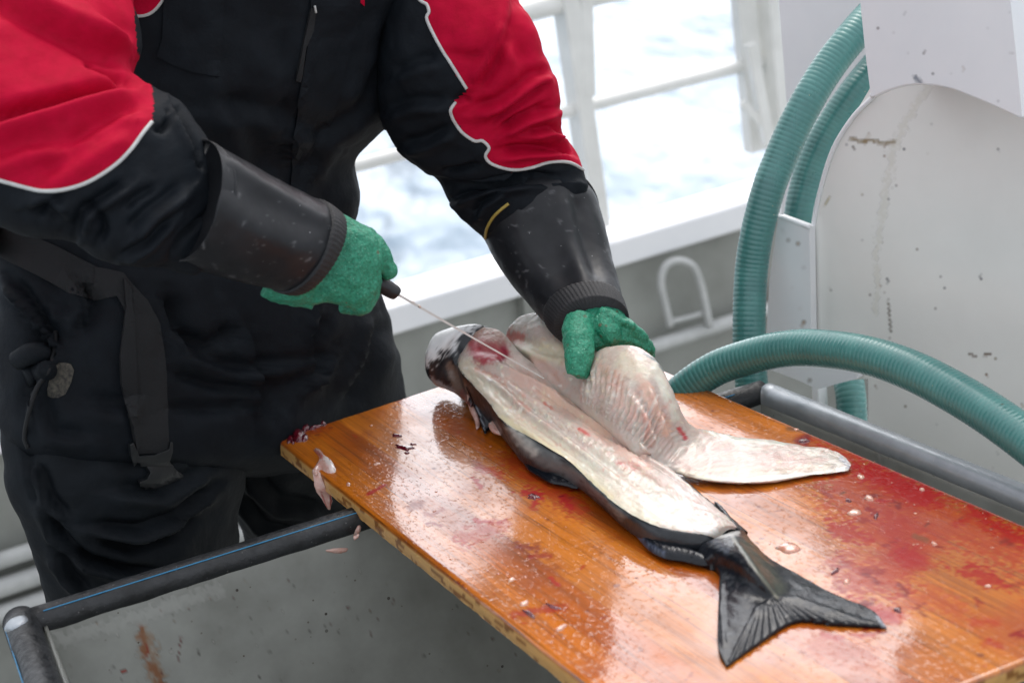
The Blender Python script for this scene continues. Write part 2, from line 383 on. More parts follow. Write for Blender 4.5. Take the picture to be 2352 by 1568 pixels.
def wood_mat():
    m = bpy.data.materials.new('wet_wood'); m.use_nodes = True; t = m.node_tree; nd = t.nodes; lk = t.links; b = nd['Principled BSDF']
    uv = nd.new('ShaderNodeUVMap'); uv.uv_map = 'UVMap'; sx = nd.new('ShaderNodeSeparateXYZ'); lk.new(uv.outputs[0], sx.inputs[0])
    def math_(op, a, c=None):
        x = nd.new('ShaderNodeMath'); x.operation = op
        for i, s in enumerate((a, c)):
            if s is None: continue
            if isinstance(s, (float, int)): x.inputs[i].default_value = s
            else: lk.new(s, x.inputs[i])
        return x.outputs[0]
    def mixc(f, a, c):
        x = nd.new('ShaderNodeMix'); x.data_type = 'RGBA'
        for k, s in ((0, f), (6, a), (7, c)):
            if isinstance(s, (float, int)): x.inputs[k].default_value = s
            elif isinstance(s, tuple): x.inputs[k].default_value = s+(1,)
            else: lk.new(s, x.inputs[k])
        return x.outputs[2]
    def nz(scale, st, det=5, w=None):
        mp = nd.new('ShaderNodeMapping'); mp.inputs['Scale'].default_value = st; lk.new(w or uv.outputs[0], mp.inputs[0])
        n = nd.new('ShaderNodeTexNoise'); n.inputs['Scale'].default_value = scale; n.inputs['Detail'].default_value = det; n.inputs['Roughness'].default_value = .62; lk.new(mp.outputs[0], n.inputs[0]); return n.outputs[0]
    def rng_(s, a, c, lo=0., hi=1.):
        r = nd.new('ShaderNodeMapRange'); r.inputs[1].default_value = a; r.inputs[2].default_value = c; r.inputs[3].default_value = lo; r.inputs[4].default_value = hi; lk.new(s, r.inputs[0]); return r.outputs[0]
    k = math_('MULTIPLY', sx.outputs[0], 23.); fl = math_('FLOOR', k); fr = math_('FRACT', k)
    wn_ = nd.new('ShaderNodeTexWhiteNoise'); wn_.noise_dimensions = '1D'; lk.new(fl, wn_.inputs['W'])
    off = nd.new('ShaderNodeCombineXYZ'); lk.new(math_('MULTIPLY', wn_.outputs[0], 9.), off.inputs[1]); lk.new(math_('MULTIPLY', wn_.outputs[0], 3.), off.inputs[2])
    va = nd.new('ShaderNodeVectorMath'); lk.new(uv.outputs[0], va.inputs[0]); lk.new(off.outputs[0], va.inputs[1]); sv = va.outputs[0]
    c = mixc(rng_(nz(1, (9, 3, 1), 4, sv), .35, .65), (.50, .122, .004), (.24, .040, .002))
    c = mixc(math_('MULTIPLY', wn_.outputs[0], .55), c, (.60, .21, .020))
    c = mixc(rng_(nz(1, (420, 7, 1), 4, sv), .50, .68, 0, .6), c, (.10, .028, .006))
    c = mixc(rng_(nz(1, (110, 2.2, 1), 3, sv), .50, .66, 0, .45), c, (.17, .045, .008))
    c = mixc(rng_(nz(1, (12, 10, 1), 6), .52, .66, 0, .55), c, (.24, .045, .008))
    gap = math_('LESS_THAN', fr, .022); gp = math_('MULTIPLY', gap, rng_(nz(1, (4, 6, 1), 3), .38, .6)); c = mixc(math_('MULTIPLY', gp, .8), c, (.03, .012, .006))
    kn = nd.new('ShaderNodeTexVoronoi'); kn.inputs['Scale'].default_value = 42; lk.new(uv.outputs[0], kn.inputs[0]); ks = nd.new('ShaderNodeSeparateColor'); lk.new(kn.outputs['Color'], ks.inputs[0])
    c = mixc(math_('MULTIPLY', math_('MULTIPLY', math_('LESS_THAN', kn.outputs['Distance'], .16), math_('GREATER_THAN', ks.outputs[0], .86)), .6), c, (.12, .02, .012))
    at = nd.new('ShaderNodeVertexColor'); at.layer_name = 'Paint'
    c = mixc(at.outputs['Alpha'], c, at.outputs['Color']); lk.new(c, b.inputs['Base Color'])
    wet = rng_(nz(1, (7, 4, 1), 5), .40, .56)
    lk.new(rng_(wet, 0, 1, .40, .25), b.inputs['Roughness'])
    b.inputs['Specular IOR Level'].default_value = .12
    b1 = nd.new('ShaderNodeBump'); b1.inputs['Strength'].default_value = .35; b1.inputs['Distance'].default_value = .0008; lk.new(nz(1, (420, 9, 1), 4, sv), b1.inputs['Height'])
    b2 = nd.new('ShaderNodeBump'); b2.inputs['Strength'].default_value = .30; b2.inputs['Distance'].default_value = .0015; lk.new(nz(1, (90, 70, 1), 5), b2.inputs['Height']); lk.new(b1.outputs[0], b2.inputs['Normal'])
    lk.new(b2.outputs[0], b.inputs['Normal'])
    b.inputs['Coat Weight'].default_value = 1; lk.new(rng_(wet, 0, 1, .13, .03), b.inputs['Coat Roughness']); lk.new(math_('MULTIPLY', rng_(wet, 0, 1, .55, 1), rng_(at.outputs['Alpha'], 0, 1, 1, .4)), b.inputs['Coat Weight']); b.inputs['Coat IOR'].default_value = 1.72
    b3 = nd.new('ShaderNodeBump'); b3.inputs['Strength'].default_value = .22; b3.inputs['Distance'].default_value = .002; 
    hh = math_('ADD', math_('MULTIPLY', nz(1, (60, 45, 1), 3), .5), math_('MULTIPLY', rng_(nz(1, (170, 120, 1), 3), .56, .68), .5)); lk.new(hh, b3.inputs['Height'])
    b4 = nd.new('ShaderNodeBump'); b4.inputs['Strength'].default_value = .05; b4.inputs['Distance'].default_value = .0008; lk.new(nz(1, (300, 14, 1), 3, sv), b4.inputs['Height']); lk.new(b3.outputs[0], b4.inputs['Normal'])
    lk.new(b4.outputs[0], b.inputs['Coat Normal'])
    return m
M_wood = wood_mat()
def water_mat():
    m = bpy.data.materials.new('sea_water'); m.use_nodes = True; t = m.node_tree; nd = t.nodes; lk = t.links; b = nd['Principled BSDF']
    tc = nd.new('ShaderNodeTexCoord'); b.inputs['Base Color'].default_value = (.22, .30, .38, 1); b.inputs['Roughness'].default_value = .2; b.inputs['IOR'].default_value = 1.33
    prev = None
    for s, st, d in (((1.3, .5, 1), .9, .35), ((.3, .11, 1), 1., 1.6)):
        mp = nd.new('ShaderNodeMapping'); mp.inputs['Scale'].default_value = s; mp.inputs['Rotation'].default_value = (0, 0, .5); lk.new(tc.outputs['Object'], mp.inputs[0])
        n = nd.new('ShaderNodeTexNoise'); n.inputs['Scale'].default_value = 1.; n.inputs['Detail'].default_value = 4; lk.new(mp.outputs[0], n.inputs[0])
        bn = nd.new('ShaderNodeBump'); bn.inputs['Strength'].default_value = st; bn.inputs['Distance'].default_value = d; lk.new(n.outputs[0], bn.inputs['Height'])
        if prev: lk.new(prev, bn.inputs['Normal'])
        prev = bn.outputs[0]
    lk.new(prev, b.inputs['Normal']); return m
# ================================================================== THE SETTING
Z3 = np.array([0, 0, 1.])
o = mesh('water', [(-3000, -1000, -1.6), (3000, -1000, -1.6), (3000, 5000, -1.6), (-3000, 5000, -1.6)], [(0, 1, 2, 3)], water_mat()); tagp(o, kind='structure')
# deck: inboard of the bulwark only
q0 = w1-WT*3.5; q1 = w1+WT*5.5
o = mesh('deck', [tuple(np.append((q0+WN*.05)[:2], 0)), tuple(np.append((q1+WN*.05)[:2], 0)), tuple(np.append((q1-WN*7)[:2], 0)), tuple(np.append((q0-WN*7)[:2], 0))], [(0, 3, 2, 1)], M_deck); tagp(o, kind='structure')
# ------------------------------------------------------------------ bulwark
zc_cap = PW(1176, 612)[2]; zc_low = PW(1176, 612+64)[2]
bw = thing('bulwark', np.append((w1+WT*.8)[:2], 0), 'grey metal ship side wall with a white cap running behind the fisherman', 'bulwark')
def wallbox(name, s0, s1, z0, z1, o0, o1, mat, parent, bev=.003):
    c = w1+WT*(s0+s1)/2-WN*(o0+o1)/2; c = np.append(c[:2], (z0+z1)/2)
    return box(name, c, (WT, WN, Z3), ((s1-s0)/2, abs(o1-o0)/2, (z1-z0)/2), mat, parent, bev)
wallbox('wall_panel', -3.5, 5.5, 0.002, zc_low+.01, 0, -.04, M_bulw, bw)
wallbox('cap', -3.5, 5.5, zc_low, zc_cap, .03, -.11, M_whitem, bw, .006)
sU = lambda u, v: (PW(u, v)-w1)@WT
zs = PW(1550, 764)[2]
tube('base_pipe', [w1+WT*s-WN*.035+Z3*(zs-w1[2]) for s in (-3.4, 0, 2, 5.4)], .016, M_galv, bw, 12)
for k in (1, 2): tube('base_pipe', [w1+WT*s-WN*(.035)+Z3*(zs-w1[2]-.052*k) for s in (-3.4, -1, 0, .62)], .019, M_galv, bw, 12)
for s in (-.9, 1.1, 2.3): wallbox('stiffener', s, s+.012, .002, zc_low-.002, .0, .03, M_bulw, bw)
tube('lashing_loop', [PW(u, v, .05) for u, v in ((1540, 748), (1528, 700), (1518, 650), (1528, 612), (1558, 598), (1592, 612), (1610, 655), (1620, 700), (1630, 748))], .0085, M_galv, bw, 12, 6)
tube('lashing_loop_bar', [PW(u, v, .045) for u, v in ((1541, 738), (1575, 730), (1612, 719))], .006, M_galv, bw, 8)
# ------------------------------------------------------------------ guard rail
gr = thing('guard_rail', np.append((w1+WT*1.6)[:2], zc_cap), 'white painted tubular rail and posts above the ship side, sea behind', 'railing')
def railz(u, v): return PW(u, v, -.05)[2]
def ralong(u, v, r, s0=-3.4, s1=5.4, off=-.05):
    p = PW(u, v, off); q = (p-w1)@WT
    return tube('rail', [p+WT*(s-q) for s in (s0, (s0+s1)/2, s1)], r, M_rail, gr, 14)
ralong(1235, 22, .021); ralong(1520, 200, .0135)
def post(u0, v0, u1, v1, w, d, off=-.05, top=None, name='post'):
    a = PW(u0, v0, off); b_ = PW(u1, v1, off); c = (a+b_)/2
    ax = unit(a-b_); sxx = unit(WT-ax*(WT@ax))
    return box(name, c, (sxx, np.cross(ax, sxx), ax), (w/2, d/2, np.linalg.norm(a-b_)/2), M_rail, gr, .003)
post(1262, -260, 1372, 520, .040, .05); post(1340, -200, 1352, 222, .032, .012, -.03, name='post_plate')
post(1690, -200, 1738, 345, .052, .03, name='post'); post(1745, -200, 1792, 330, .030, .05, -.03); post(1722, 100, 1765, 330, .026, .02, -.0, name='post_plate')
post(560, -400, 640, 800, .040, .05); post(-60, -400, 80, 1000, .040, .05)
post(1703, 235, 1757, 290, .018, .01, -.0, name='gusset')
# ================================================================== WHITE CASING
ca = thing('casing', np.append(PQ(2100, 1000)[:2], 0), 'white rust speckled steel machine casing with an arched recess, right of the tub', 'machine casing')
def onq(off): return lambda u, v: (PQ(u, v, off), HN)
def hexa(front, t): return front
spots = [('l', [(1955, 318), (1975, 326), (2000, 322), (2030, 330), (2056, 325)], 4, (.22, .15, .05), .8, 2), ('l', [(1985, 330), (1997, 308)], 2.5, (.3, .2, .08), .7, 1),
         ('l', [(2130, 205), (2095, 260), (2070, 300), (2050, 360), (2035, 430), (2025, 500), (2015, 560)], 7, (.62, .60, .50), .35, 9), ('l', [(2020, 560), (2012, 580), (2016, 640), (2010, 720)], 5, (.66, .64, .55), .4, 6),
         ('l', [(1895, 470), (1905, 455)], 3, (.5, .42, .2), .7), ('l', [(2040, 690), (2046, 760)], 2.5, (.14, .1, .07), .8, 1), ('l', [(2262, 815), (2275, 812)], 3, (.15, .08, .04), .9, 1), ('l', [(2225, 812), (2240, 818)], 3, (.15, .08, .04), .8, 1)]
for k in range(46):
    u, v = random.uniform(1880, 2350), random.uniform(230, 1080); a = random.uniform(0, 3.1); L = random.choice([1, 2, 3, 6, 9])
    spots.append(('l', [(u, v), (u+L*math.sin(a)*.5, v+L)], random.uniform(.8, 2.2), random.choice([(.25, .13, .05), (.12, .08, .07), (.4, .33, .2), (.12, .12, .14)]), random.uniform(.5, .95)))
plate = smoothpoly([(2020, 205), (1965, 262), (1918, 340), (1888, 430), (1870, 520), (1862, 640), (1862, 760)], 4)[:-4]+[(1870, 880), (1996, 868), (2000, 1300), (2700, 1400), (2700, 60), (2060, 60)]
slab('recess_plate', plate, onq(-.05), .002, M_casing, ca, 6, ops=spots, sink=.012)
tube('recess_rim', [PQ(u, v, -.046) for u, v in ((2030, 190), (2005, 223), (1960, 268), (1915, 340), (1886, 430), (1869, 515), (1861, 640), (1861, 780))], .0032, M_whitem, ca, 8, 5)
pz = [('l', [(u, v), (u+1, v+L)], w, c, a) for u, v, L, w, c, a in [(random.uniform(1985, 2330), random.uniform(0, 240), random.choice([1, 3, 7]), random.uniform(1, 2.3), random.choice([(.16, .12, .12), (.3, .2, .1), (.1, .1, .12)]), .85) for k in range(20)]]
pz += [('l', [(2103, 178), (2115, 190)], 5, (.12, .14, .18), .8, 2), ('l', [(2352, 10), (2358, 25)], 6, (.4, .4, .33), .8, 3)]
slab('upper_box', [(1974, -160), (1978, 0), (1990, 120), (2003, 222), (2040, 205), (2075, 194), (2110, 190), (2150, 192), (2190, 200), (2230, 215), (2290, 240), (2350, 268), (2338, 140), (2323, 0), (2318, -160)], onq(.06), .002, M_whitem, ca, 6, ops=pz, sink=.16)
for q in ([(2003, 222), (2040, 205), (2075, 194), (2110, 190), (2150, 192), (2190, 200), (2230, 215), (2290, 240), (2350, 268)],): tube('arch_lip', [PQ(u, v-2, .058) for u, v in q], .004, M_whitem, ca, 8, 3)
slab('right_flange', [(2341, 215), (2352, 262), (2700, 420), (2700, 330), (2400, 235)], onq(-.20), .002, M_casing, ca, 20, ops=[], sink=.02)
sp2 = [('l', [(u, v), (u+1, v+L)], w, c, .85, 1) for u, v, L, w, c in [(random.uniform(1775, 1860), random.uniform(530, 880), random.choice([1, 3, 5]), random.uniform(1, 2.2), random.choice([(.35, .2, .08), (.2, .13, .08)])) for k in range(26)]]
slab('side_panel', [(1790, 496), (1861, 522), (1864, 700), (1866, 800), (1972, 800), (1971, 868), (1925, 880), (1881, 893), (1830, 870), (1766, 846), (1763, 760), (1770, 640)], onq(-.035), .002, M_whitem, ca, 9, ops=sp2, sink=.01)
tube('panel_edge', [PQ(u, v, -.034) for u, v in ((1790, 497), (1825, 509), (1861, 522))], .003, M_whitem, ca, 8)
slab('back_panel', [(1788, -200), (1791, 0), (1802, 146), (1809, 240), (1795, 520), (1780, 700), (1900, 760), (2040, 500), (2080, 100), (2080, -200)], onq(-.30), .002, M_whitem, ca, 20, ops=[], sink=.01)
box('leg', PQ(1904, 1250, -.09), (HT, HN, Z3), (.006, .01, .3), M_whitem, ca)
# ------------------------------------------------------------------ hoses
def hose(pts, rad, label, name='hose'):
    o = tube(name, [P(u, v, z) for u, v, z in pts], rad, M_hose, None, 24, 10, rings=(.0066, .00055))
    return tagp(o, label, 'hose', 'green ribbed hoses round the casing')
hose([(2120, -60, 2.86), (2050, -10, 2.84), (1995, 42, 2.82), (1946, 98, 2.80), (1899, 160, 2.79), (1857, 228, 2.78), (1820, 300, 2.78), (1790, 370, 2.78), (1765, 435, 2.78), (1740, 530, 2.79), (1726, 620, 2.8), (1721, 720, 2.8), (1722, 820, 2.8), (1728, 900, 2.8), (1740, 1010, 2.8)], .0222,
     'green ribbed suction hose, outermost of the two that rise left of the casing')
hose([(2120, 40, 2.92), (2050, 110, 2.90), (1995, 172, 2.88), (1955, 222, 2.87), (1912, 285, 2.87), (1879, 345, 2.87), (1852, 418, 2.87), (1836, 500, 2.87), (1830, 600, 2.9), (1840, 720, 2.98), (1885, 800, 3.0), (1938, 850, 2.96), (1955, 920, 2.93), (1957, 1080, 2.93)], .0215,
     'green ribbed hose running inside the outer hose and down behind the side panel')
hose([(1490, 985, 2.72), (1560, 905, 2.70), (1637, 850, 2.68), (1711, 822, 2.655), (1790, 803, 2.62), (1870, 799, 2.58), (1985, 814, 2.51), (2095, 851, 2.45), (2205, 908, 2.39), (2300, 968, 2.33), (2400, 1042, 2.27), (2520, 1140, 2.2)], [.0225, .0225, .0225, .0225, .0228, .0232, .0232, .0240, .0243, .0245, .025, .025],
     'green ribbed hose arching in the foreground over the tub rim')
hose([(2345, -160, 2.7), (2362, -40, 2.68), (2382, 60, 2.66), (2420, 160, 2.66), (2500, 260, 2.66)], .026, 'green ribbed hose cut off by the top right corner beyond the casing')
# ================================================================== TUB
c0 = E1.copy(); c1 = PZ(1752, 903, .92); dr = unit(PZ(2352, 1127, .92)-PZ(1771, 894, .92)); dl = unit(PZ(80, 1560, .92)-PZ(42, 1440, .92))
c3 = c0+dl*1.15; c2 = c1+dr*1.15
tub = thing('fish_tub', np.append((c0+c1+c2+c3)[:2]/4, 0), 'large steel gutting tub with black rim guards under the board', 'tub')
stain = [('l', [(322, 1440), (335, 1500), (352, 1530), (372, 1575)], 6, (.20, .035, .012), .8, 9), ('l', [(330, 1455), (345, 1500), (362, 1560)], 16, (.26, .13, .05), .55, 16), ('l', [(337, 1475), (338, 1508)], 2, (.25, .02, .01), .8, 1),
         ('l', [(415, 1460), (408, 1515)], 1.6, (.15, .02, .02), .8, 1), ('l', [(100, 1478), (300, 1420), (500, 1350)], 14, (.42, .42, .40), .35, 14), ('l', [(280, 1540), (286, 1536)], 4, (.3, .02, .01), .9, 1)]
for k in range(150):
    u, v = random.uniform(110, 1200), random.uniform(1240, 1568); L = random.choice([1, 2, 3, 7])
    stain.append(('l', [(u, v), (u+random.uniform(-3, 3), v+L)], random.uniform(.7, 2.4), random.choice([(.12, .03, .02), (.06, .05, .045), (.18, .11, .06), (.09, .08, .07), (.4, .39, .36)]), random.uniform(.4, .9)))
def wallpanel(name, a, b_, inn, ops, depth=.62, n=(400, 150), flare=.10):
    """inner tub wall from the rim line down, sloping inwards"""
    G = np.zeros((n[1], n[0], 3))
    for i in range(n[1]):
        t = i/(n[1]-1)
        for j in range(n[0]): G[i, j] = a+(b_-a)*(j/(n[0]-1))+inn*(.012+flare*t)-Z3*(depth*t)
    V = G.reshape(-1, 3); F = gridfaces(n[1], n[0], False)
    V2 = V-inn*.004
    o = mesh(name, V, F, M_steel, tub, paint(G, ops).reshape(-1, 4) if ops else None)
    s = o.modifiers.new('thick', 'SOLIDIFY'); s.thickness = .004; s.offset = 0
    return o
inn_f = -RN; 
wallpanel('far_wall', c0-RT*.0, c1, inn_f, stain)
nr_ = unit(np.cross(Z3, dr)); nr_ = nr_ if nr_@(c0-c1) > 0 else -nr_
wallpanel('side_wall', c1, c2, nr_, [('l', [(u, v), (u+2, v+2)], 1.5, (.4, .4, .38), .5) for u, v in [(random.uniform(1780, 2352), random.uniform(930, 1300)) for k in range(40)]], n=(120, 50))
nl_ = unit(np.cross(Z3, dl)); nl_ = nl_ if nl_@(c1-c0) > 0 else -nl_
wallpanel('side_wall', c0, c3, nl_, None, n=(20, 10)); 
nn_ = unit(np.cross(Z3, c2-c3)); nn_ = nn_ if nn_@(c0-c3) > 0 else -nn_
wallpanel('near_wall', c3, c2, nn_, None, n=(20, 10))
mesh('tub_floor', [c+unit((c0+c1+c2+c3)/4-c)*.1-Z3*.6 for c in (c0, c1, c2, c3)], [(0, 1, 2, 3)], M_steel, tub)
for c in (c0, c1, c2, c3): cc = c+unit((c0+c1+c2+c3)/4-c)*.15; box('leg', (cc[0], cc[1], .16), (RT, RN, Z3), (.025, .025, .157), M_steel, tub)
def guard(name, a, b_, r, mat, stripes=True, n=60, wob=.0006):
    L = np.linalg.norm(b_-a); p = [a+(b_-a)*i/n for i in range(n+1)]; T = unit(b_-a); sN = unit(np.cross(T, Z3)); sN = sN if sN@(CAM-a) > 0 else -sN; G = []
    for i, q in enumerate(p):
        G.append([q+r*(sN*math.cos(t)+Z3*math.sin(t)) for t in [2*math.pi*j/24 for j in range(24)]])
    G = np.array(G); N = gnormals(G); c = G.mean(1, keepdims=True); N = N if ((G-c)*N).sum() > 0 else -N
    G = G+N*(fbm(G*30., 3)*wob+np.maximum(0, fbm(G*130., 2))*wob)[..., None]
    V = G.reshape(-1, 3); F = gridfaces(len(G), 24)+[tuple(range(24)), tuple(len(G)*24-24+j for j in range(24))[::-1]]
    if np.cross(G[0, 1]-G[0, 0], G[1, 0]-G[0, 0])@N[0, 0] < 0: F = [f[::-1] for f in F]
    o = mesh(name, V, F, mat, tub)
    if stripes:
        for th in stripes:
            tube('coloured_line', [q+(r+.0003)*(sN*math.cos(th)+Z3*math.sin(th)) for q in p[1:-1:4]], .00075, M_blue, o, 6, 2)
    return o
guard('rim_guard', c0-RT*.004+RN*.0, c1, .0172, M_guard, (math.radians(58),))
guard('rim_guard', c0-dl*.012-RT*.012, c3, .020, M_guard, (math.radians(20),), wob=.0012)
guard('rim_pipe', c1+dr*.01, c2, .0165, M_rimst, None, wob=.0002)
guard('rim_pipe', c3, c2, .0165, M_rimst, None, wob=.0002)
slab('weld_scar', smoothpoly([(10, 1440), (25, 1420), (55, 1412), (64, 1425), (40, 1440), (15, 1452)], 3), onbvh(mbvh(*[x for x in tub.children if x.name.startswith('rim_guard')])), .002, M_rimst, tub, 5, dome=8)
# ================================================================== BOARD
A, B, C_, D_ = PH(637, 1008), PH(1349, 774), PH(2730, 1367), PH(1636, 1799)
bn = 230, 470; TH = .021
blood = (.30, .001, .003); dblood = (.10, .002, .004); obl = (.42, .03, .008)
bops = [('p', [(1890, 1040), (1990, 1035), (2120, 1090), (2352, 1195), (2420, 1260), (2352, 1330), (2250, 1290), (2150, 1260), (2060, 1270), (1980, 1240), (1900, 1180), (1880, 1120)], 40, (.30, .004, .004), .62, 60),
        ('p', [(1950, 1060), (2010, 1062), (2110, 1100), (2165, 1130), (2158, 1165), (2100, 1165), (2040, 1130), (1975, 1110)], 16, blood, .95, 14),
        ('p', [(2205, 1150), (2352, 1215), (2420, 1260), (2352, 1262), (2260, 1215)], 22, blood, .8, 16),
        ('p', [(1840, 1000), (1920, 1020), (1990, 1050), (1960, 1060), (1880, 1030)], 20, (.34, .02, .01), .7, 14),
        ('l', [(2050, 1200), (2090, 1250), (2040, 1330), (1960, 1330)], 46, (.28, .008, .005), .75, 40),
        ('l', [(1960, 1390), (2010, 1405), (2060, 1420)], 16, (.34, .012, .008), .8, 12), ('l', [(2060, 1390), (2140, 1370), (2200, 1400)], 22, (.32, .03, .01), .55, 20),
        ('l', [(1180, 1060), (1230, 1090), (1300, 1150), (1320, 1160)], 26, (.28, .010, .006), .6, 28), ('l', [(1205, 1130), (1240, 1135), (1225, 1160)], 8, (.30, .004, .01), .9, 7),
        ('l', [(1290, 1140), (1310, 1165)], 9, (.28, .004, .008), .85, 7), ('l', [(1090, 1195), (1140, 1200), (1160, 1195)], 4, blood, .9, 3), ('l', [(1060, 1240), (1100, 1220), (1150, 1210)], 16, (.30, .02, .01), .6, 16),
        ('l', [(655, 1000), (700, 990), (740, 975)], 16, (.22, .01, .008), .6, 12), ('l', [(845, 1135), (885, 1112)], 3.5, blood, .95, 2), ('l', [(838, 1215), (870, 1222)], 3, blood, .9, 2),
        ('p', [(2220, 1440), (2352, 1380), (2430, 1440), (2330, 1500)], 60, (.34, .05, .012), .45, 40), ('l', [(1880, 1480), (1990, 1500)], 26, (.30, .04, .012), .5, 22), ('l', [(1180, 1410), (1240, 1400), (1300, 1395)], 7, (.26, .01, .01), .7, 7),
        ('l', [(1810, 985), (1835, 985)], 5, (.12, .05, .02), .7, 1), ('l', [(1855, 1005), (1830, 1012), (1850, 1020)], 8, (.14, .01, .02), .85, 4), ('l', [(2100, 1230), (2130, 1240)], 6, (.12, .06, .02), .6, 1),
        ('l', [(2030, 1255), (2060, 1240)], 4, (.2, .01, .01), .8, 4), ('l', [(1900, 1290), (1950, 1270)], 10, (.30, .02, .01), .6, 9)]
for k in range(240):
    s, t = random.random(), random.random(); p = A+(B-A)*s+(D_-A)*t+((C_-D_)-(B-A))*s*t; u, v = proj(p[None, :]); u, v = float(u[0]), float(v[0])
    a = random.uniform(-1, .6); L = random.choice([1, 2, 4, 9, 16])*.7; near = math.exp(-((u-2080)/330)**2)
    bops.append(('l', [(u, v), (u+L*math.cos(a), v+L*math.sin(a))], random.uniform(.9, 2.3), random.choice([blood, dblood, (.16, .02, .02), (.05, .02, .012)]), random.uniform(.35, .9), 1.))
for k in range(46):                                                # smears and threads of blood
    if k < 30: u, v = random.uniform(1880, 2330), random.uniform(1080, 1480)
    else: u, v = random.uniform(860, 1340), random.uniform(1060, 1400)
    a = random.uniform(-.6, 1.2); L = random.uniform(12, 60)
    bops.append(('l', [(u, v), (u+L*.5*math.cos(a), v+L*.3*math.sin(a)+random.uniform(-5, 5)), (u+L*math.cos(a), v+L*.6*math.sin(a))], random.uniform(2, 9), random.choice([(.30, .002, .004), (.20, .002, .003), (.14, .002, .003)]), random.uniform(.55, .95), random.uniform(3, 9)))
for pl in ([(2060, 1245), (2110, 1262), (2150, 1300), (2090, 1310), (2050, 1280)], [(2180, 1300), (2260, 1300), (2330, 1350), (2260, 1350)], [(1900, 1190), (1960, 1200), (2010, 1240), (1950, 1250), (1900, 1225)], [(1990, 1395), (2040, 1400), (2060, 1425), (2010, 1425)]):
    bops.append(('p', pl, 10, (.28, .002, .004), .8, 14))
print('board sizes', np.linalg.norm(B-A), np.linalg.norm(D_-A))
Gt = np.zeros((bn[1], bn[0], 3)); UV = np.zeros((bn[1], bn[0], 2)); lw, ll = np.linalg.norm(B-A), np.linalg.norm(D_-A)
for i in range(bn[1]):
    t = i/(bn[1]-1)
    for j in range(bn[0]):
        s = j/(bn[0]-1); Gt[i, j] = A+(B-A)*s+(D_-A)*t+((C_-D_)-(B-A))*s*t; UV[i, j] = (s*lw, t*ll)
Cb = paint(Gt, bops)
# rounded rim and worn corners
s_ = np.linspace(0, 1, bn[0])[None, :]*lw; t_ = np.linspace(0, 1, bn[1])[:, None]*ll
e = np.minimum(np.minimum(s_, lw-s_), np.minimum(t_, ll-t_)); Gt[..., 2] -= np.clip(.0045-e, 0, 1)**2*90+0*e
n_, m_ = bn[1], bn[0]; V = Gt.reshape(-1, 3); F = gridfaces(n_, m_, False)
rim = [j for j in range(m_)]+[i*m_+m_-1 for i in range(1, n_)]+[(n_-1)*m_+j for j in range(m_-2, -1, -1)]+[i*m_ for i in range(n_-2, 0, -1)]
VV = [tuple(x) for x in V]; UVl = [tuple(x) for x in UV.reshape(-1, 2)]; Cl = [tuple(x) for x in Cb.reshape(-1, 4)]; k0 = len(VV); nl = 5
cen = V.mean(0)
for L in range(1, nl+1):
    for i in rim:
        x = V[i]; out = x-cen; out[2] = 0; w = fbm(np.array([[x[0]*60, x[1]*60, L*3.]]), 2)[0]*.0006
        bulge = math.sin(math.pi*L/nl)*.0015
        q = x+unit(out)*(bulge+w)*(1 if L < nl else -1); VV.append((q[0], q[1], BT-TH*L/nl-(.0015 if L < nl else 0))); UVl.append((UVl[i][0]+L*.004, UVl[i][1])); Cl.append((.62, .40, .15, .7) if fbm(np.array([[x[0]*45, x[1]*45, L*.7]]), 3)[0] < .35 else (.16, .09, .035, .7))
nr2 = len(rim)
for L in range(nl):
    for i in range(nr2):
        a0 = rim[i] if L == 0 else k0+(L-1)*nr2+i; b0 = rim[(i+1) % nr2] if L == 0 else k0+(L-1)*nr2+(i+1) % nr2
        F.append((a0, k0+L*nr2+i, k0+L*nr2+(i+1) % nr2, b0))
F.append(tuple(k0+(nl-1)*nr2+i for i in range(nr2)))
board = mesh('cutting_board', VV, F, M_wood, None, Cl, UVl); tagp(board, 'wet bloodstained wooden cutting board laid across the steel tub', 'cutting board')
# ================================================================== THE COALFISH
fish = thing('filleted_fish', PH(1400, 1050), 'large dark skinned fish half filleted on the wooden board', 'fish')
# columns of each carcass ring: skin foot, skin belly, flesh edge, flesh rows ..., crease, back foot
rows = [  # foot, edge, upper, h_edge, h_upper
    ((1056, 880), (1048, 818), (1112, 751), .052, .100), ((1072, 915), (1056, 848), (1152, 762), .060, .100),
    ((1100, 958), (1082, 880), (1195, 810), .056, .085), ((1140, 985), (1118, 918), (1235, 842), .052, .070), ((1172, 1020), (1155, 968), (1280, 880), .046, .060),
    ((1205, 1062), (1205, 998), (1330, 915), .042, .050), ((1255, 1092), (1262, 1032), (1385, 950), .040, .044), ((1318, 1112), (1315, 1066), (1435, 988), .036, .040),
    ((1385, 1160), (1368, 1118), (1482, 1040), .032, .034), ((1440, 1212), (1425, 1165), (1540, 1076), .030, .024), ((1500, 1250), (1492, 1202), (1600, 1128), .029, .020),
    ((1560, 1268), (1555, 1218), (1660, 1178), .028, .018), ((1612, 1272), (1620, 1228), (1690, 1208), .025, .017), ((1640, 1272), (1650, 1240), (1696, 1222), .014, .010)]
def lerp(a, b, t): return (a[0]+(b[0]-a[0])*t, a[1]+(b[1]-a[1])*t)
skr, flr = [], []
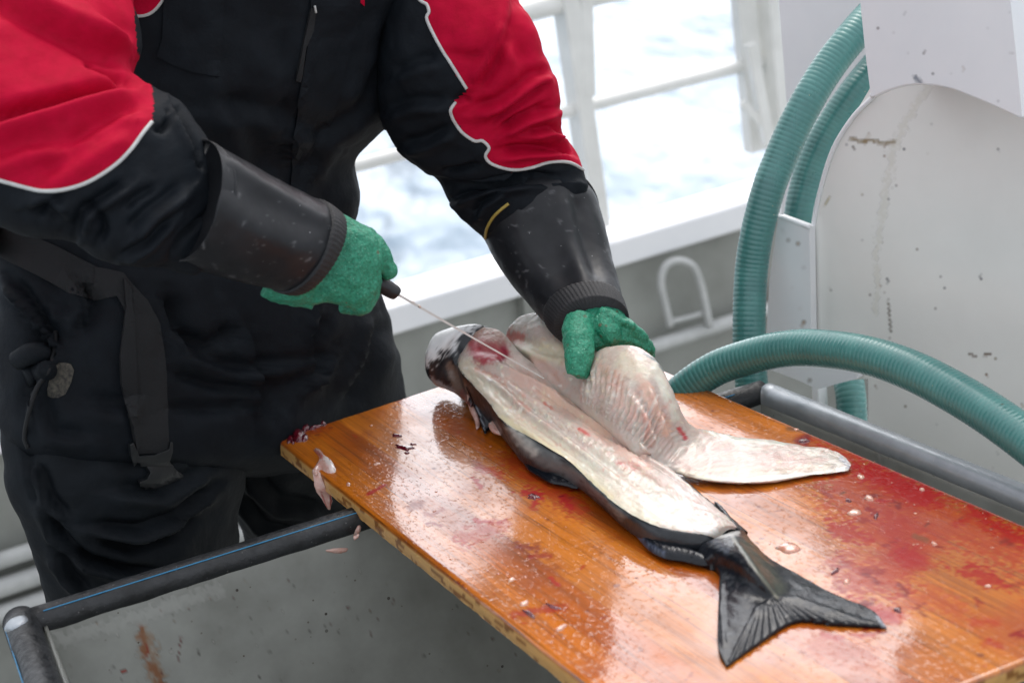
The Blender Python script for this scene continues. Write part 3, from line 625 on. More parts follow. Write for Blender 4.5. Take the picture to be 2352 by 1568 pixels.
for ft, ed, up_, he, hu in rows:
    pf, pe, pu = PH(*ft, .002), PH(*ed, he), PH(*up_, hu)
    mid = (pf+pe)/2+unit(CAM-pf)*.004+unit(pf-pu)*np.array([1, 1, 0])*.004
    back = pu.copy(); back = pu+unit((pu-pe)*np.array([1, 1, 0.]))*.012; back2 = back.copy(); back[2] = BT+hu*.5; back2[2] = BT+.002
    inn1 = pe+(pu-pe)*.12-Z3*.004; inn2 = pu+(pe-pu)*.1-Z3*.004
    under = (pf+back2)/2; under[2] = BT+.002
    skr.append([under, pf, mid, pe, inn1, inn2, back, back2])
    fl = []
    for t in (0, .06, .25, .5, .75, .94, 1):
        q = pe+(pu-pe)*t; bul = math.sin(math.pi*t)*(.0065); nrm = unit(np.cross(pu-pe, np.array([.5, -.85, 0]))); nrm = nrm if nrm[2] > 0 else -nrm
        q = q+nrm*(bul+(.0012 if 0 < t < 1 else .0002)); fl.append(q)
    flr.append(fl)
skin_paint = [('p', [(1160, 975), (1250, 1020), (1320, 1075), (1400, 1150), (1440, 1185), (1425, 1190), (1370, 1140), (1290, 1090), (1230, 1060), (1180, 1020)], 16, (.16, .17, .17), .75, 7),  # grey band: wet sheen of the upper skin, painted into the colour
              ('l', [(1178, 985), (1190, 1000), (1215, 1025), (1228, 1040)], 10, (.50, .50, .46), .8, 9), ('l', [(1245, 1020), (1300, 1062)], 3, (.02, .02, .02), .8, 2)]
for k in range(50): 
    u = random.uniform(1290, 1500); v = 1060+(u-1290)*.72+random.uniform(5, 45); skin_paint.append(('l', [(u, v), (u+3, v+2)], 1.3, (.02, .02, .02), .8))
sk = ringmesh('body_skin', skr, M_skin, fish, 7, 4, ops=skin_paint, noise=((60, .0008),))
red1, pink, cream, white = (.45, .03, .04), (.62, .33, .27), (.72, .62, .42), (.74, .72, .68)
fops = [('l', [(1065, 845), (1110, 890), (1160, 950), (1230, 1000), (1330, 1070), (1420, 1150), (1500, 1195)], 22, (.68, .62, .46), .6, 8), ('l', [(1150, 960), (1260, 1025), (1400, 1140)], 8, (.72, .62, .36), .5, 4),
        ('p', [(1075, 770), (1120, 765), (1165, 790), (1175, 820), (1130, 820), (1100, 835), (1078, 815)], 16, (.34, .05, .06), .9, 9), ('l', [(1150, 780), (1160, 812), (1150, 826)], 7, (.24, .01, .03), .9, 4), ('l', [(1085, 790), (1110, 830), (1145, 815)], 9, (.38, .04, .06), .8, 6), ('l', [(1090, 765), (1150, 775)], 16, (.36, .22, .17), .7, 6),
        ('l', [(1095, 848), (1140, 868), (1180, 905), (1215, 940)], 5, (.55, .22, .16), .6, 4), ('l', [(1180, 860), (1260, 905), (1350, 960), (1430, 1020), (1470, 1060)], 22, (.68, .42, .34), .6, 12), ('l', [(1250, 900), (1330, 950), (1400, 1000)], 10, (.72, .50, .36), .6, 7),
        ('l', [(1250, 925), (1268, 938)], 3, (.5, .08, .06), .8, 2), ('l', [(1330, 985), (1352, 998)], 4, (.5, .06, .05), .9, 2), ('l', [(1418, 1063), (1436, 1072), (1462, 1074)], 6, (.42, .02, .03), .95, 4), ('l', [(1425, 1062), (1450, 1062)], 5, (.55, .18, .16), .7, 4),
        ('l', [(1360, 1060), (1450, 1110), (1560, 1165)], 26, (.70, .70, .60), .5, 12), ('l', [(1530, 1090), (1600, 1145), (1650, 1190)], 14, (.66, .55, .52), .5, 8), ('l', [(1478, 1150), (1560, 1205), (1640, 1220)], 8, (.78, .78, .76), .7, 3)]
for k in range(190):
    t = random.random(); u = 1080+560*t+random.uniform(-40, 60); v = 850+350*t+random.uniform(-40, 50)
    fops.append(('l', [(u, v), (u+random.uniform(-6, 8), v+random.uniform(-2, 4))], random.uniform(1, 3), random.choice([(.6, .25, .2), (.8, .78, .7), (.8, .74, .5), (.5, .3, .22), (.78, .76, .74)]), random.uniform(.3, .75), 1.5))
for k in range(70):                                                # bands and grain of the cut muscle
    t = k/69; u = 1130+500*t; v = 880+300*t; fops.append(('l', [(u, v), (u+26, v+6), (u+40, v+24+10*t)], 1.5, random.choice([(.46, .25, .20), (.42, .34, .26), (.66, .64, .56)]), random.uniform(.3, .7), 2))
for k in range(60):
    t = random.random(); o_ = random.uniform(-45, 30); u = 1100+480*t; v = 880+330*t+o_; fops.append(('l', [(u, v), (u+40, v+26), (u+85, v+60)], random.uniform(1, 2), random.choice([(.50, .30, .24), (.46, .40, .30), (.66, .62, .50)]), random.uniform(.2, .5), 2))
fst = [('f', [(1095, 850), (1150, 880), (1215, 940), (1300, 1000), (1390, 1070), (1450, 1110)], 10, .0032), ('g', [(1140, 850), (1200, 880), (1280, 930), (1380, 990), (1450, 1050)], 10, -.0045), ('f', [(1150, 830), (1230, 870), (1300, 905)], 8, .004), ('g', [(1085, 800), (1130, 805), (1165, 820)], 12, -.0035), ('g', [(1160, 835), (1230, 862), (1290, 900), (1350, 945)], 7, -.004), ('f', [(1110, 880), (1170, 940), (1250, 1010), (1350, 1080)], 14, .0025), ('g', [(1440, 1040), (1500, 1090), (1580, 1160)], 7, -.0018)]
for k in range(26):                                                 # muscle segments running off the back bone
    t = k/25; u = 1200+340*t; v = 868+218*t; fst.append(('g', [(u, v), (u+34, v+14+10*t), (u+44, v+30+10*t)], 3.2, -.0019))
    fst.append(('g', [(u-70, v+70-26*t), (u-30, v+60-24*t), (u-6, v+32-14*t)], 3.4, -.0011))
for k in range(22):
    t = k/21; u = 1400+250*t; v = 1060+120*t; fst.append(('g', [(u, v), (u+26, v+30*(1-.5*t)), (u+14, v+60*(1-.6*t))], 3, -.0006))
for k in range(10): fst.append(('g', [(1560-4*k, 1088+4*k), (1640-6*k, 1170+2*k)], 2.2, -.0006))
G = cr(np.array(flr), 14); G = np.stack([cr(g, 12) for g in G]); N = gnormals(G, False); N = N if N[..., 2].mean() > 0 else -N
G = displace(G, N, fst, ((90, .0007), (260, .0004)))
F = gridfaces(G.shape[0], G.shape[1], False); F = F if np.cross(G[0, 1]-G[0, 0], G[1, 0]-G[0, 0])@N[0, 0] > 0 else [f[::-1] for f in F]
flo = mesh('cut_flesh', G.reshape(-1, 3), F, M_flesh, fish, paint(G, fops).reshape(-1, 4))
# head beyond the collar
hd = secrings([sh((1082, 935), (1134, 758), .022, .085, .08), sh((1052, 908), (1104, 746), .012, .100, .22), sh((1028, 895), (1078, 745), .010, .100, .42), sh((1008, 882), (1045, 752), .012, .098, .55), sh((992, 856), (1010, 768), .025, .09, .7), sh((984, 832), (988, 786), .04, .08, .7), sh((982, 815), (982, 802), .055, .065, .6)], 14)
hops = [('p', [(960, 850), (990, 835), (1010, 812), (1032, 808), (1048, 790), (1060, 765), (1110, 755), (1150, 775), (1200, 770), (1200, 720), (960, 720)], 14, (.74, .75, .75), .95, 16), ('l', [(992, 870), (1020, 890), (1050, 905)], 6, (.40, .40, .42), .7, 4),
        ('p', [(1024, 835), (1032, 828), (1050, 845), (1062, 875), (1072, 905), (1080, 935), (1060, 925), (1040, 890), (1028, 862)], 5, (.17, .115, .09), .95, 2), ('l', [(1060, 900), (1075, 930)], 6, (.22, .05, .04), .7, 3), ('l', [(1040, 790), (1046, 800)], 5, (.7, .72, .75), .8, 2), ('l', [(1120, 752), (1155, 764)], 4, (.04, .04, .04), .9, 3)]
ringmesh('head', hd, M_skin, fish, 8, 4, ops=hops, noise=((70, .0006),), strokes=[('g', [(1030, 835), (1050, 870), (1066, 910)], 9, -.004), ('f', [(1044, 800), (1056, 850), (1080, 900)], 7, .003)])
# pectoral fin and belly rags under the collar
onb = onboard()
def stand(h0, z):                                                    # leaning sheet between board contact and a height
    return lambda u, v: (P(u, v, z), -unit(rayd(u, v)))
slab('pectoral_fin', smoothpoly([(1068, 878), (1086, 926), (1100, 960), (1113, 996), (1124, 984), (1148, 964), (1122, 915), (1092, 880)], 3), lambda u, v: (PH(u, v, max(.004, .05-(v-870)*.00040)), unit(CAM-PH(u, v))), .0035, M_fin, fish, 5, dome=8, ops=[('l', [(1093, 925), (1106, 965), (1112, 985)], 2.2, (.35, .38, .42), .6, 1), ('l', [(1130, 950), (1134, 965)], 4, (.25, .2, .2), .6, 2)], base=None,
     strokes=[('g', [(1080+k*7, 900+k*2), (1105+k*6, 985-k*6)], 1.8, .0009) for k in range(6)])
slab('belly_flap', smoothpoly([(1072, 905), (1078, 940), (1090, 965), (1094, 985), (1103, 975), (1098, 945), (1084, 905)], 3), lambda u, v: (PH(u, v, max(.003, .04-(v-880)*.0004)), unit(CAM-PH(u, v))), .003, M_scrap, fish, 5, dome=6)
slab('belly_flap', smoothpoly([(1122, 972), (1130, 992), (1152, 1000), (1160, 996), (1150, 975), (1145, 962)], 3), lambda u, v: (PH(u, v, max(.006, .022-(v-960)*.0003)), unit(CAM-PH(u, v))), .004, M_scrap, fish, 5, dome=6)
finp = lambda o_, h: (lambda u, v: (PH(u, v, h), Z3))
slab('dorsal_fin', smoothpoly([(1180, 1022), (1195, 1048), (1210, 1074), (1226, 1086), (1262, 1107), (1290, 1113), (1325, 1121), (1335, 1108), (1290, 1085), (1240, 1055), (1205, 1015)], 3), finp(0, .006), .006, M_fin, fish, 5, dome=10, ops=[('l', [(1200+k*12, 1040+k*5), (1212+k*12, 1056+k*5)], 1.5, (.45, .47, .5), .6, 1) for k in range(9)],
     strokes=[('g', [(1192+k*9, 1018+k*7), (1204+k*9, 1075+k*4)], 2, .001) for k in range(13)])
slab('anal_fin', smoothpoly([(1436, 1205), (1460, 1228), (1490, 1262), (1526, 1281), (1570, 1288), (1615, 1298), (1640, 1290), (1600, 1268), (1530, 1235), (1480, 1200)], 3), finp(0, .006), .008, M_fin, fish, 5, dome=12, ops=[('l', [(1462, 1226), (1492, 1255), (1528, 1274)], 6, (.10, .12, .18), .6, 3)],
     strokes=[('g', [(1475+k*11, 1222+k*4), (1500+k*11, 1270+k*2)], 2, .001) for k in range(12)])
slab('small_fin', smoothpoly([(1640, 1150), (1665, 1170), (1694, 1208), (1700, 1214), (1690, 1214), (1655, 1180)], 3), finp(0, .016), .003, M_fin, fish, 4, dome=3)
# tail
tr = [[(1592, 1280, .004), (1612, 1250, .018), (1640, 1236, .0215), (1668, 1224, .019), (1696, 1210, .006)], [(1622, 1284, .012), (1640, 1258, .024), (1664, 1240, .028), (1690, 1226, .024), (1706, 1216, .010)], [(1638, 1292, .010), (1660, 1276, .026), (1692, 1262, .034), (1720, 1252, .026), (1733, 1248, .010)],
      [(1652, 1312, .010), (1682, 1310, .022), (1724, 1302, .034), (1752, 1286, .022), (1766, 1280, .010)], [(1653, 1342, .008), (1692, 1342, .016), (1752, 1338, .026), (1780, 1316, .014), (1800, 1300, .008)],
      [(1651, 1385, .007), (1703, 1378, .012), (1782, 1374, .013), (1820, 1348, .010), (1848, 1326, .007)], [(1648, 1440, .006), (1712, 1426, .010), (1796, 1398, .009), (1868, 1392, .008), (1928, 1369, .006)],
      [(1650, 1490, .005), (1722, 1456, .007), (1815, 1412, .007), (1905, 1418, .006), (2000, 1398, .005)], [(1668, 1528, .003), (1736, 1478, .004), (1828, 1424, .004), (1930, 1431, .004), (2036, 1438, .003)]]
G0 = np.array([[PH(u, v, h) for u, v, h in r] for r in tr]); G = cr(G0, 12); G = np.stack([cr(g, 26) for g in G]); N = gnormals(G, False); N = N if N[..., 2].mean() > 0 else -N
ts = []
for k in range(15):
    t = k/14; a = (1700-30*(1-t)+30*t, 1392-8*t) if t < .5 else (1745+(t-.5)*150, 1385-(t-.5)*20)
    b_ = lerp((1678, 1518), (1828, 1424), t*2) if t < .5 else lerp((1828, 1424), (2020, 1436), (t-.5)*2)
    ts.append(('g', [lerp((1760, 1350), b_, .28), lerp((1760, 1350), b_, .62), b_], 3.4, .0017, 1))
ts += [('g', [(1684, 1236), (1725, 1290), (1784, 1375)], 9, .0022), ('g', [(1640, 1290), (1700, 1320), (1770, 1380)], 16, -.002), ('g', [(1660, 1320), (1655, 1400), (1665, 1500)], 8, .0015)]
G = displace(G, N, ts, ((70, .0006),))
tops = [('l', [(1684, 1236), (1722, 1290), (1785, 1372)], 4, (.16, .15, .11), .7, 2), ('l', [(1715, 1250), (1750, 1300), (1788, 1350)], 16, (.05, .055, .04), .8, 6), ('l', [(1615, 1232), (1660, 1230), (1694, 1224)], 5, (.5, .5, .48), .8, 4), ('l', [(2015, 1415), (2034, 1438)], 5, (.3, .32, .36), .7, 2), ('l', [(1640, 1240), (1668, 1262)], 9, (.06, .07, .09), .7, 5)]
bot = G.copy(); bot[..., 2] = BT+.0006
n1, m1 = G.shape[:2]; V = np.vstack([G.reshape(-1, 3), bot.reshape(-1, 3)]); K = n1*m1; F = gridfaces(n1, m1, False); up_ok = np.cross(G[0, 1]-G[0, 0], G[1, 0]-G[0, 0])@Z3 > 0
F = F if up_ok else [f[::-1] for f in F]; F2 = [tuple(i+K for i in f[::-1]) for f in F]; rm = [j for j in range(m1)]+[i*m1+m1-1 for i in range(1, n1)]+[(n1-1)*m1+j for j in range(m1-2, -1, -1)]+[i*m1 for i in range(n1-2, 0, -1)]
F3 = [(rm[(i+1) % len(rm)], rm[i], rm[i]+K, rm[(i+1) % len(rm)]+K) for i in range(len(rm))]
if not up_ok: F3 = [f[::-1] for f in F3]
Ct = paint(G, tops).reshape(-1, 4); mesh('tail_fin', V, F+F2+F3, M_fin, fish, np.vstack([Ct, Ct]))
# the fillet being lifted away
fl = [((1172, 826), (1158, 790), .050, .072, .45), ((1186, 834), (1172, 752), .046, .092, .4), ((1206, 842), (1196, 730), .044, .104, .36), ((1238, 858), (1228, 719), .044, .112, .34), ((1270, 880), (1262, 728), .042, .112, .32), ((1300, 900), (1298, 770), .040, .100, .3), ((1330, 918), (1330, 826), .038, .082, .3),
      ((1358, 936), (1365, 815), .037, .094, .38), ((1384, 955), (1395, 801), .036, .108, .42), ((1412, 976), (1430, 794), .034, .118, .42), ((1436, 1000), (1472, 800), .032, .122, .40), ((1456, 1022), (1512, 832), .028, .112, .38), ((1472, 1042), (1542, 892), .024, .086, .34), ((1488, 1054), (1564, 948), .020, .056, .28),
      ((1516, 1070), (1590, 980), .014, .034, .22), ((1556, 1087), (1634, 990), .010, .022, .14), ((1606, 1100), (1690, 1004), .008, .016, .10), ((1680, 1108), (1770, 1011), .007, .013, .08), ((1765, 1106), (1845, 1024), .006, .012, .06), ((1850, 1092), (1912, 1034), .005, .010, .05), ((1925, 1084), (1944, 1052), .004, .008, .1), ((1948, 1080), (1955, 1068), .004, .006, .1)]
fl = [((a[0]-13*w, a[1]+11*w), b_, ha+.004*w, hb, k) for (a, b_, ha, hb, k), w in zip(fl, [0, .3, .6, 1, 1.2, 1.2, 1.2, 1.2, 1.2, 1.2, 1.2, 1.1, 1, .8, .4]+[0]*9)]
fr_ = secrings([sh(a, b_, ha, hb, (k, .14)) for a, b_, ha, hb, k in fl], 16, 2.3)
flst = []
for k in range(17):                                                 # flakes fanning up from the crease into the lifted flesh
    t = k/16; u = 1330+150*t; v = 905+125*t; flst.append(('f', [(u, v), (u+8+22*t, v-34), (u+2+46*t, v-78-10*t)], 4.5, .0032))
for k in range(9): flst.append(('g', [(1468+8*k, 1000+8*k), (1500+8*k, 965+7*k), (1520+9*k, 930+11*k)], 5, -.0025))
for k in range(26): u = 1590+k*12; flst.append(('g', [(u, 1010+k*1.2), (u-14, 1040+k*.8), (u+6, 1085)], 3, -.0006))
flst += [('g', [(1200, 760), (1240, 800), (1290, 850)], 14, -.002), ('f', [(1175, 780), (1230, 808), (1290, 822)], 14, .004), ('f', [(1495, 880), (1520, 950), (1545, 1010)], 8, .004), ('f', [(1450, 900), (1490, 960), (1520, 1030)], 8, .003), ('g', [(1478, 1000), (1490, 1040)], 8, -.003), ('g', [(1228, 820), (1262, 855), (1290, 890)], 8, -.003)]
flops = [('p', [(1155, 775), (1165, 760), (1200, 765), (1210, 775), (1195, 795), (1165, 800)], 12, (.58, .16, .13), .75, 8), ('l', [(1156, 790), (1160, 810), (1175, 824)], 6, (.5, .06, .06), .8, 3), ('l', [(1190, 812), (1240, 808), (1290, 812)], 24, (.72, .64, .44), .7, 8), ('l', [(1185, 740), (1220, 728), (1250, 740)], 10, (.62, .62, .56), .6, 5),
         ('l', [(1225, 830), (1262, 850), (1290, 880)], 14, (.62, .38, .32), .6, 8), ('p', [(1380, 840), (1420, 850), (1440, 900), (1470, 960), (1450, 960), (1420, 910), (1385, 870)], 24, (.68, .38, .30), .6, 12), ('l', [(1478, 880), (1500, 930), (1530, 990)], 12, (.72, .42, .30), .6, 8), ('p', [(1425, 805), (1480, 830), (1500, 860), (1450, 870), (1410, 840)], 22, (.72, .66, .50), .6, 10),
         ('l', [(1505, 840), (1530, 900), (1552, 960)], 10, (.62, .62, .52), .7, 4), ('l', [(1560, 985), (1566, 995), (1574, 1004)], 6, (.46, .02, .03), .95, 4), ('l', [(1478, 812), (1510, 828), (1536, 868), (1552, 905)], 3, (.16, .18, .18), .9, 1.5),
         ('l', [(1600, 1050), (1700, 1060), (1850, 1062)], 18, (.60, .40, .36), .6, 8), ('l', [(1640, 1030), (1760, 1045), (1900, 1056)], 3, (.52, .30, .27), .5, 3), ('l', [(1620, 1075), (1760, 1082), (1900, 1070)], 7, (.62, .52, .40), .6, 4), ('l', [(1600, 1098), (1700, 1104), (1850, 1090), (1940, 1078)], 5, (.78, .76, .68), .8, 2), ('l', [(1560, 1085), (1640, 1100)], 8, (.74, .66, .5), .6, 4), ('l', [(1932, 1052), (1950, 1072)], 5, (.35, .37, .42), .8, 3), ('l', [(1620, 990), (1700, 1008), (1800, 1020)], 5, (.55, .60, .52), .6, 3),
         ('l', [(1480, 955), (1490, 975), (1486, 1000)], 7, (.55, .18, .12), .6, 5), ('l', [(1460, 870), (1470, 860)], 5, (.7, .45, .35), .5, 3)]
for k in range(46):                                                 # muscle bands across the tail strip and up the lifted part
    t = k/45; u = 1585+330*t; flops.append(('l', [(u, 1006+26*t), (u-12, 1030+20*t), (u-2, 1050+14*t), (u-14, 1092-8*t)], 1.5, random.choice([(.44, .24, .20), (.42, .33, .25), (.62, .60, .52)]), random.uniform(.3, .7), 1.5))
for k in range(40):
    t = k/39; u = 1335+170*t; v = 930+110*t; flops.append(('l', [(u, v-10), (u+10*t, v-40), (u+22*t, v-75), (u+44*t, v-115)], 1.6, random.choice([(.46, .24, .19), (.40, .31, .24), (.64, .62, .56)]), random.uniform(.3, .75), 2))
for k in range(160):
    t = random.random(); u = 1200+700*t+random.uniform(-20, 20); v = (800+250*t+random.uniform(-40, 50)); flops.append(('l', [(u, v), (u+random.uniform(-5, 8), v+random.uniform(-4, 4))], random.uniform(1, 2.6), random.choice([(.6, .28, .22), (.8, .78, .72), (.8, .7, .45), (.55, .3, .2)]), random.uniform(.25, .6), 1.5))
ringmesh('lifted_fillet', fr_, M_flesh, fish, 12, 7, strokes=flst, noise=((70, .0009), (230, .0005)), ops=flops, base=None)
tube('flesh_tag', [PH(1395, 958, .046), PH(1410, 972, .046), PH(1428, 982, .040)], [.001, .0022, .001], M_flesh, fish, 8, 4)
tube('flesh_tag', [PH(1470, 1018, .048), PH(1480, 1032, .044), PH(1494, 1044, .032)], [.0015, .0028, .001], M_flesh, fish, 8, 4)
# ================================================================== THE FISHERMAN
per = thing('person', np.append(PP(450, 900, .34)[:2], 0), 'fisherman in red and black work suit with green rubber gloves, bending over the fish', 'person')
# continuous body inside the clothes: hips, trunk, neck and head (above the frame)
ax0 = PP(450, 900, .40); tors = PP(640, 100, .40)
hips = np.array([ax0[0], ax0[1], .95]); chest = np.array([tors[0], tors[1], 1.45]); neck = chest+np.array([.02, -.06, .22]); head = neck+np.array([.01, -.06, .16])
bsp = [(hips+(0, 0, -.05), .05), (hips+(0, 0, .02), .06), ((hips+chest)/2, .06), (chest, .07), (chest+(.01, -.03, .12), .07), (neck+(0, 0, -.03), .058), (neck+(0, -.01, .05), .056), (head+(0, 0, -.05), .075), (head, .088), (head+(0, 0, .06), .08), (head+(0, 0, .10), .04)]
o = tube('body', [a for a, r in bsp], [r for a, r in bsp], M_body, per, 20, 5)
o = tube('cap', [head+(0, 0, .01), head+(0, 0, .05), head+(0, 0, .10), head+(0, 0, .125)], [.096, .096, .07, .02], M_navy, per, 20, 4)
ts_ = [sp((330, -420), (900, -420), .30, .34, .42), sp((250, -250), (980, -250), .27, .33, .45), sp((270, -100), (965, -100), .26, .33, .45), sp((262, 20), (950, 20), .27, .35, .45), sp((240, 150), (915, 150), .28, .37, .45), sp((205, 240), (876, 240), .29, .38, .45), sp((150, 325), (800, 322), .30, .39, .45), sp((80, 420), (806, 420), .30, .40, .44), sp((30, 500), (790, 485), .30, .40, .44),
       sp((-5, 570), (800, 560), .30, .42, .44), sp((0, 650), (832, 640), .28, .43, .42), sp((4, 760), (868, 760), .26, .44, .40), sp((8, 890), (890, 870), .24, .45, .38), sp((16, 1010), (902, 960), .22, .46, .34), sp((60, 1100), (840, 1050), .26, .47, .10)]
fold_t = [('g', [(655, -20), (660, 120), (650, 300), (655, 420)], 9, -.006), ('g', [(700, -20), (690, 120), (670, 330), (640, 420)], 14, .004), ('f', [(510, 200), (560, 330), (600, 420)], 40, .006), ('f', [(470, 250), (600, 260), (760, 330)], 40, .005), ('f', [(700, 420), (740, 330), (830, 260)], 30, .006), ('f', [(890, 30), (860, 150), (800, 260)], 30, .005),
          ('g', [(385, 660), (420, 760), (490, 800), (560, 745)], 14, -.014), ('f', [(380, 700), (450, 820), (560, 860), (700, 830)], 22, .008), ('g', [(410, 855), (500, 890), (590, 890)], 12, -.010), ('g', [(400, 935), (480, 940), (590, 930)], 12, -.012), ('f', [(540, 690), (590, 800), (606, 900), (590, 990)], 22, .011), ('g', [(520, 720), (570, 830), (585, 930)], 10, -.008),
          ('f', [(745, 700), (712, 790), (730, 870), (780, 800)], 20, .010), ('f', [(870, 720), (845, 830), (800, 930)], 26, .008), ('f', [(110, 740), (80, 800), (120, 700)], 16, .008), ('f', [(20, 640), (90, 740), (140, 800)], 18, .012), ('g', [(35, 700), (90, 770), (130, 830)], 10, -.01), ('f', [(60, 950), (90, 860), (130, 800)], 18, .010), ('f', [(80, 900), (120, 1000), (200, 1010)], 22, .008), ('f', [(170, 640), (210, 700), (170, 760)], 22, .01), ('f', [(200, 930), (270, 950), (300, 930)], 30, .006), ('f', [(620, 990), (680, 900), (760, 860)], 30, .006)]
fold_t = [(k_, p_, w_, a_*1.3) for k_, p_, w_, a_ in fold_t]
torso = ringmesh('overalls', secrings(ts_, 18, 2.3), M_navy, per, 12, 7, strokes=fold_t, noise=((5, .012), (14, .0045), (38, .0014)), caps=True)
lg1 = [sp((14, 960), (600, 960), .25, .33, .38), sp((30, 1060), (552, 1060), .22, .32, .45), sp((52, 1150), (528, 1150), .21, .32, .48), sp((82, 1240), (527, 1225), .21, .32, .48), sp((122, 1370), (530, 1330), .21, .33, .48), sp((150, 1500), (540, 1460), .22, .34, .48), sp((180, 1700), (540, 1660), .25, .36, .5), sp((220, 2400), (520, 2360), .28, .38, .5)]
lf = [('g', [(210, 1232), (300, 1262), (400, 1235), (470, 1170)], 14, -.012), ('f', [(200, 1210), (320, 1225), (420, 1190), (500, 1120)], 20, .009), ('g', [(100, 1170), (170, 1270), (270, 1305), (380, 1310)], 12, -.010), ('f', [(90, 1130), (130, 1220), (200, 1290), (330, 1330)], 16, .008), ('f', [(80, 1060), (110, 1140), (150, 1190)], 18, .010), ('g', [(60, 1000), (75, 1090), (95, 1160)], 9, -.010), ('f', [(130, 1260), (160, 1320), (200, 1360)], 16, .008), ('f', [(250, 1130), (380, 1140), (480, 1080)], 26, .006), ('g', [(430, 1020), (500, 1050), (560, 1020)], 14, -.008)]
lf = [(k_, p_, w_, a_*1.45) for k_, p_, w_, a_ in lf]; fold_done = 1
ringmesh('trouser_leg', secrings(lg1, 16, 2.2), M_trous, per, 16, 7, strokes=lf, noise=((7, .007), (22, .003)))
lg2 = [sp((470, 960), (905, 930), .30, .47, .40), sp((515, 1060), (905, 1030), .33, .48, .42), sp((530, 1130), (900, 1120), .36, .48, .42), sp((545, 1200), (898, 1190), .38, .49, .42), sp((572, 1270), (890, 1260), .40, .50, .42), sp((610, 1400), (890, 1390), .42, .50, .45), sp((640, 1700), (880, 1660), .42, .5, .5), sp((660, 2300), (860, 2260), .42, .5, .5)]
ringmesh('trouser_leg', secrings(lg2, 16, 2.2), M_trous, per, 12, 6, strokes=[('f', [(560, 1090), (640, 1160), (760, 1180)], 22, .01), ('f', [(550, 1140), (600, 1210), (690, 1240)], 18, .008)], noise=((7, .008), (22, .003)))
for pt in ((240, 2400), (700, 2300)):
    b0 = PP(*pt, .33 if pt[0] < 500 else .45); b0 = np.array([b0[0], b0[1], .05])
    g_ = [(b0+RN*.10+Z3*.02, .045), (b0+RN*.04, .052), (b0-RN*.06-Z3*.005, .05), (b0-RN*.14-Z3*.01, .035), (b0-RN*.17-Z3*.015, .015)]; tube('boot', [a for a, r in g_], [r for a, r in g_], M_rubber, per, 16, 4)
# sleeve, image left
sA = [sz((-150, -330), (330, -330), 2.42, 2.46, .6), sz((-160, -160), (318, -160), 2.36, 2.40, .62), sz((-175, -20), (306, -10), 2.28, 2.34, .62), sz((-190, 130), (322, 108), 2.20, 2.30, .62), sz((-170, 300), (306, 178), 2.15, 2.27, .6), sz((-60, 455), (330, 204), 2.13, 2.25, .58), sz((60, 522), (362, 226), 2.13, 2.24, .58), sz((165, 540), (408, 242), 2.14, 2.235, .6), sz((240, 592), (438, 280), 2.155, 2.235, .62), sz((320, 612), (462, 318), 2.17, 2.24, .64), sz((392, 610), (480, 360), 2.19, 2.25, .66), sz((450, 628), (520, 400), 2.21, 2.26, .62)]
red_poly = [(-400, -500), (430, -500), (306, 0), (316, 120), (345, 184), (350, 205), (352, 240), (351, 278), (330, 305), (300, 345), (262, 382), (205, 418), (150, 436), (98, 440), (55, 430), (0, 414), (-60, 400), (-400, 380)]
fA = [('g', [(-60, 275), (60, 238), (150, 218), (225, 200), (302, 184)], 13, -.013), ('f', [(-60, 300), (60, 262), (160, 238), (240, 216), (310, 200)], 26, .010), ('f', [(-60, -70), (60, 20), (205, 90), (310, 132)], 34, -.012), ('g', [(208, 122), (206, 146), (250, 160), (296, 178)], 9, -.013), ('f', [(120, -60), (220, 30), (290, 110)], 34, .006), ('f', [(90, 420), (200, 350), (300, 290)], 40, .006), ('f', [(-40, 380), (60, 340), (180, 330)], 36, .006), ('f', [(150, 340), (250, 280), (330, 250)], 26, .006),
      ('g', [(384, 240), (392, 270), (372, 300), (350, 292)], 9, -.008), ('f', [(395, 235), (420, 300), (450, 370)], 18, .008), ('g', [(452, 350), (456, 378), (470, 385)], 9, -.009), ('g', [(195, 468), (232, 490), (240, 530), (225, 560)], 11, -.011), ('f', [(185, 540), (195, 490), (240, 460), (300, 420)], 18, .009), ('g', [(285, 480), (310, 455), (365, 425)], 13, -.008), ('f', [(150, 500), (110, 470), (60, 480)], 20, .007), ('f', [(300, 540), (350, 490), (430, 430)], 24, .008), ('g', [(390, 590), (420, 545), (470, 490)], 9, -.008), ('f', [(280, 590), (340, 560), (400, 500)], 16, .006), ('g', [(90, 505), (100, 470), (150, 450)], 12, -.007)]
armA = ringmesh('sleeve', secrings(sA, 18, 2.15), [M_red, M_navy], per, 16, 8, strokes=fA, noise=((9, .006), (26, .0022)), matfn=lambda u, v, c: ~inpoly(u, v, red_poly))
armA['label'] = 'red upper sleeve with black forearm, knife arm'
bA = mbvh(armA)
def piping(pts, bv, parent, r=.0022, mat=None, na=4, name='piping', lift=.0008):
    f = onbvh(bv); q = cr(np.array(pts, float), 5); P3 = []; last = None
    for u, v in q:
        p, n = f(u, v)
        if last is not None and np.linalg.norm(p-last) > .05: continue
        P3.append(p+unit(CAM-p)*lift); last = p
    return tube(name, P3, r, mat or M_piping, parent, 8, 1)
piping([(-40, 404), (0, 415), (55, 430), (98, 439), (150, 435), (205, 417), (262, 381), (300, 344), (328, 306), (349, 280)], bA, armA)
piping([(303, 36), (330, 36), (352, 26), (372, 2), (380, -20)], mbvh(torso), torso)
slab('chest_panel', smoothpoly([(290, -160), (300, 30), (330, 34), (352, 24), (372, 0), (400, -60), (420, -160)], 2), onbvh(mbvh(torso)), .002, M_red, torso, 12, sink=.004)
slab('chest_panel', [(700, -60), (745, -22), (780, -8), (820, 0), (836, 14), (838, -60)], onbvh(mbvh(torso)), .002, M_red, torso, 10, sink=.004)
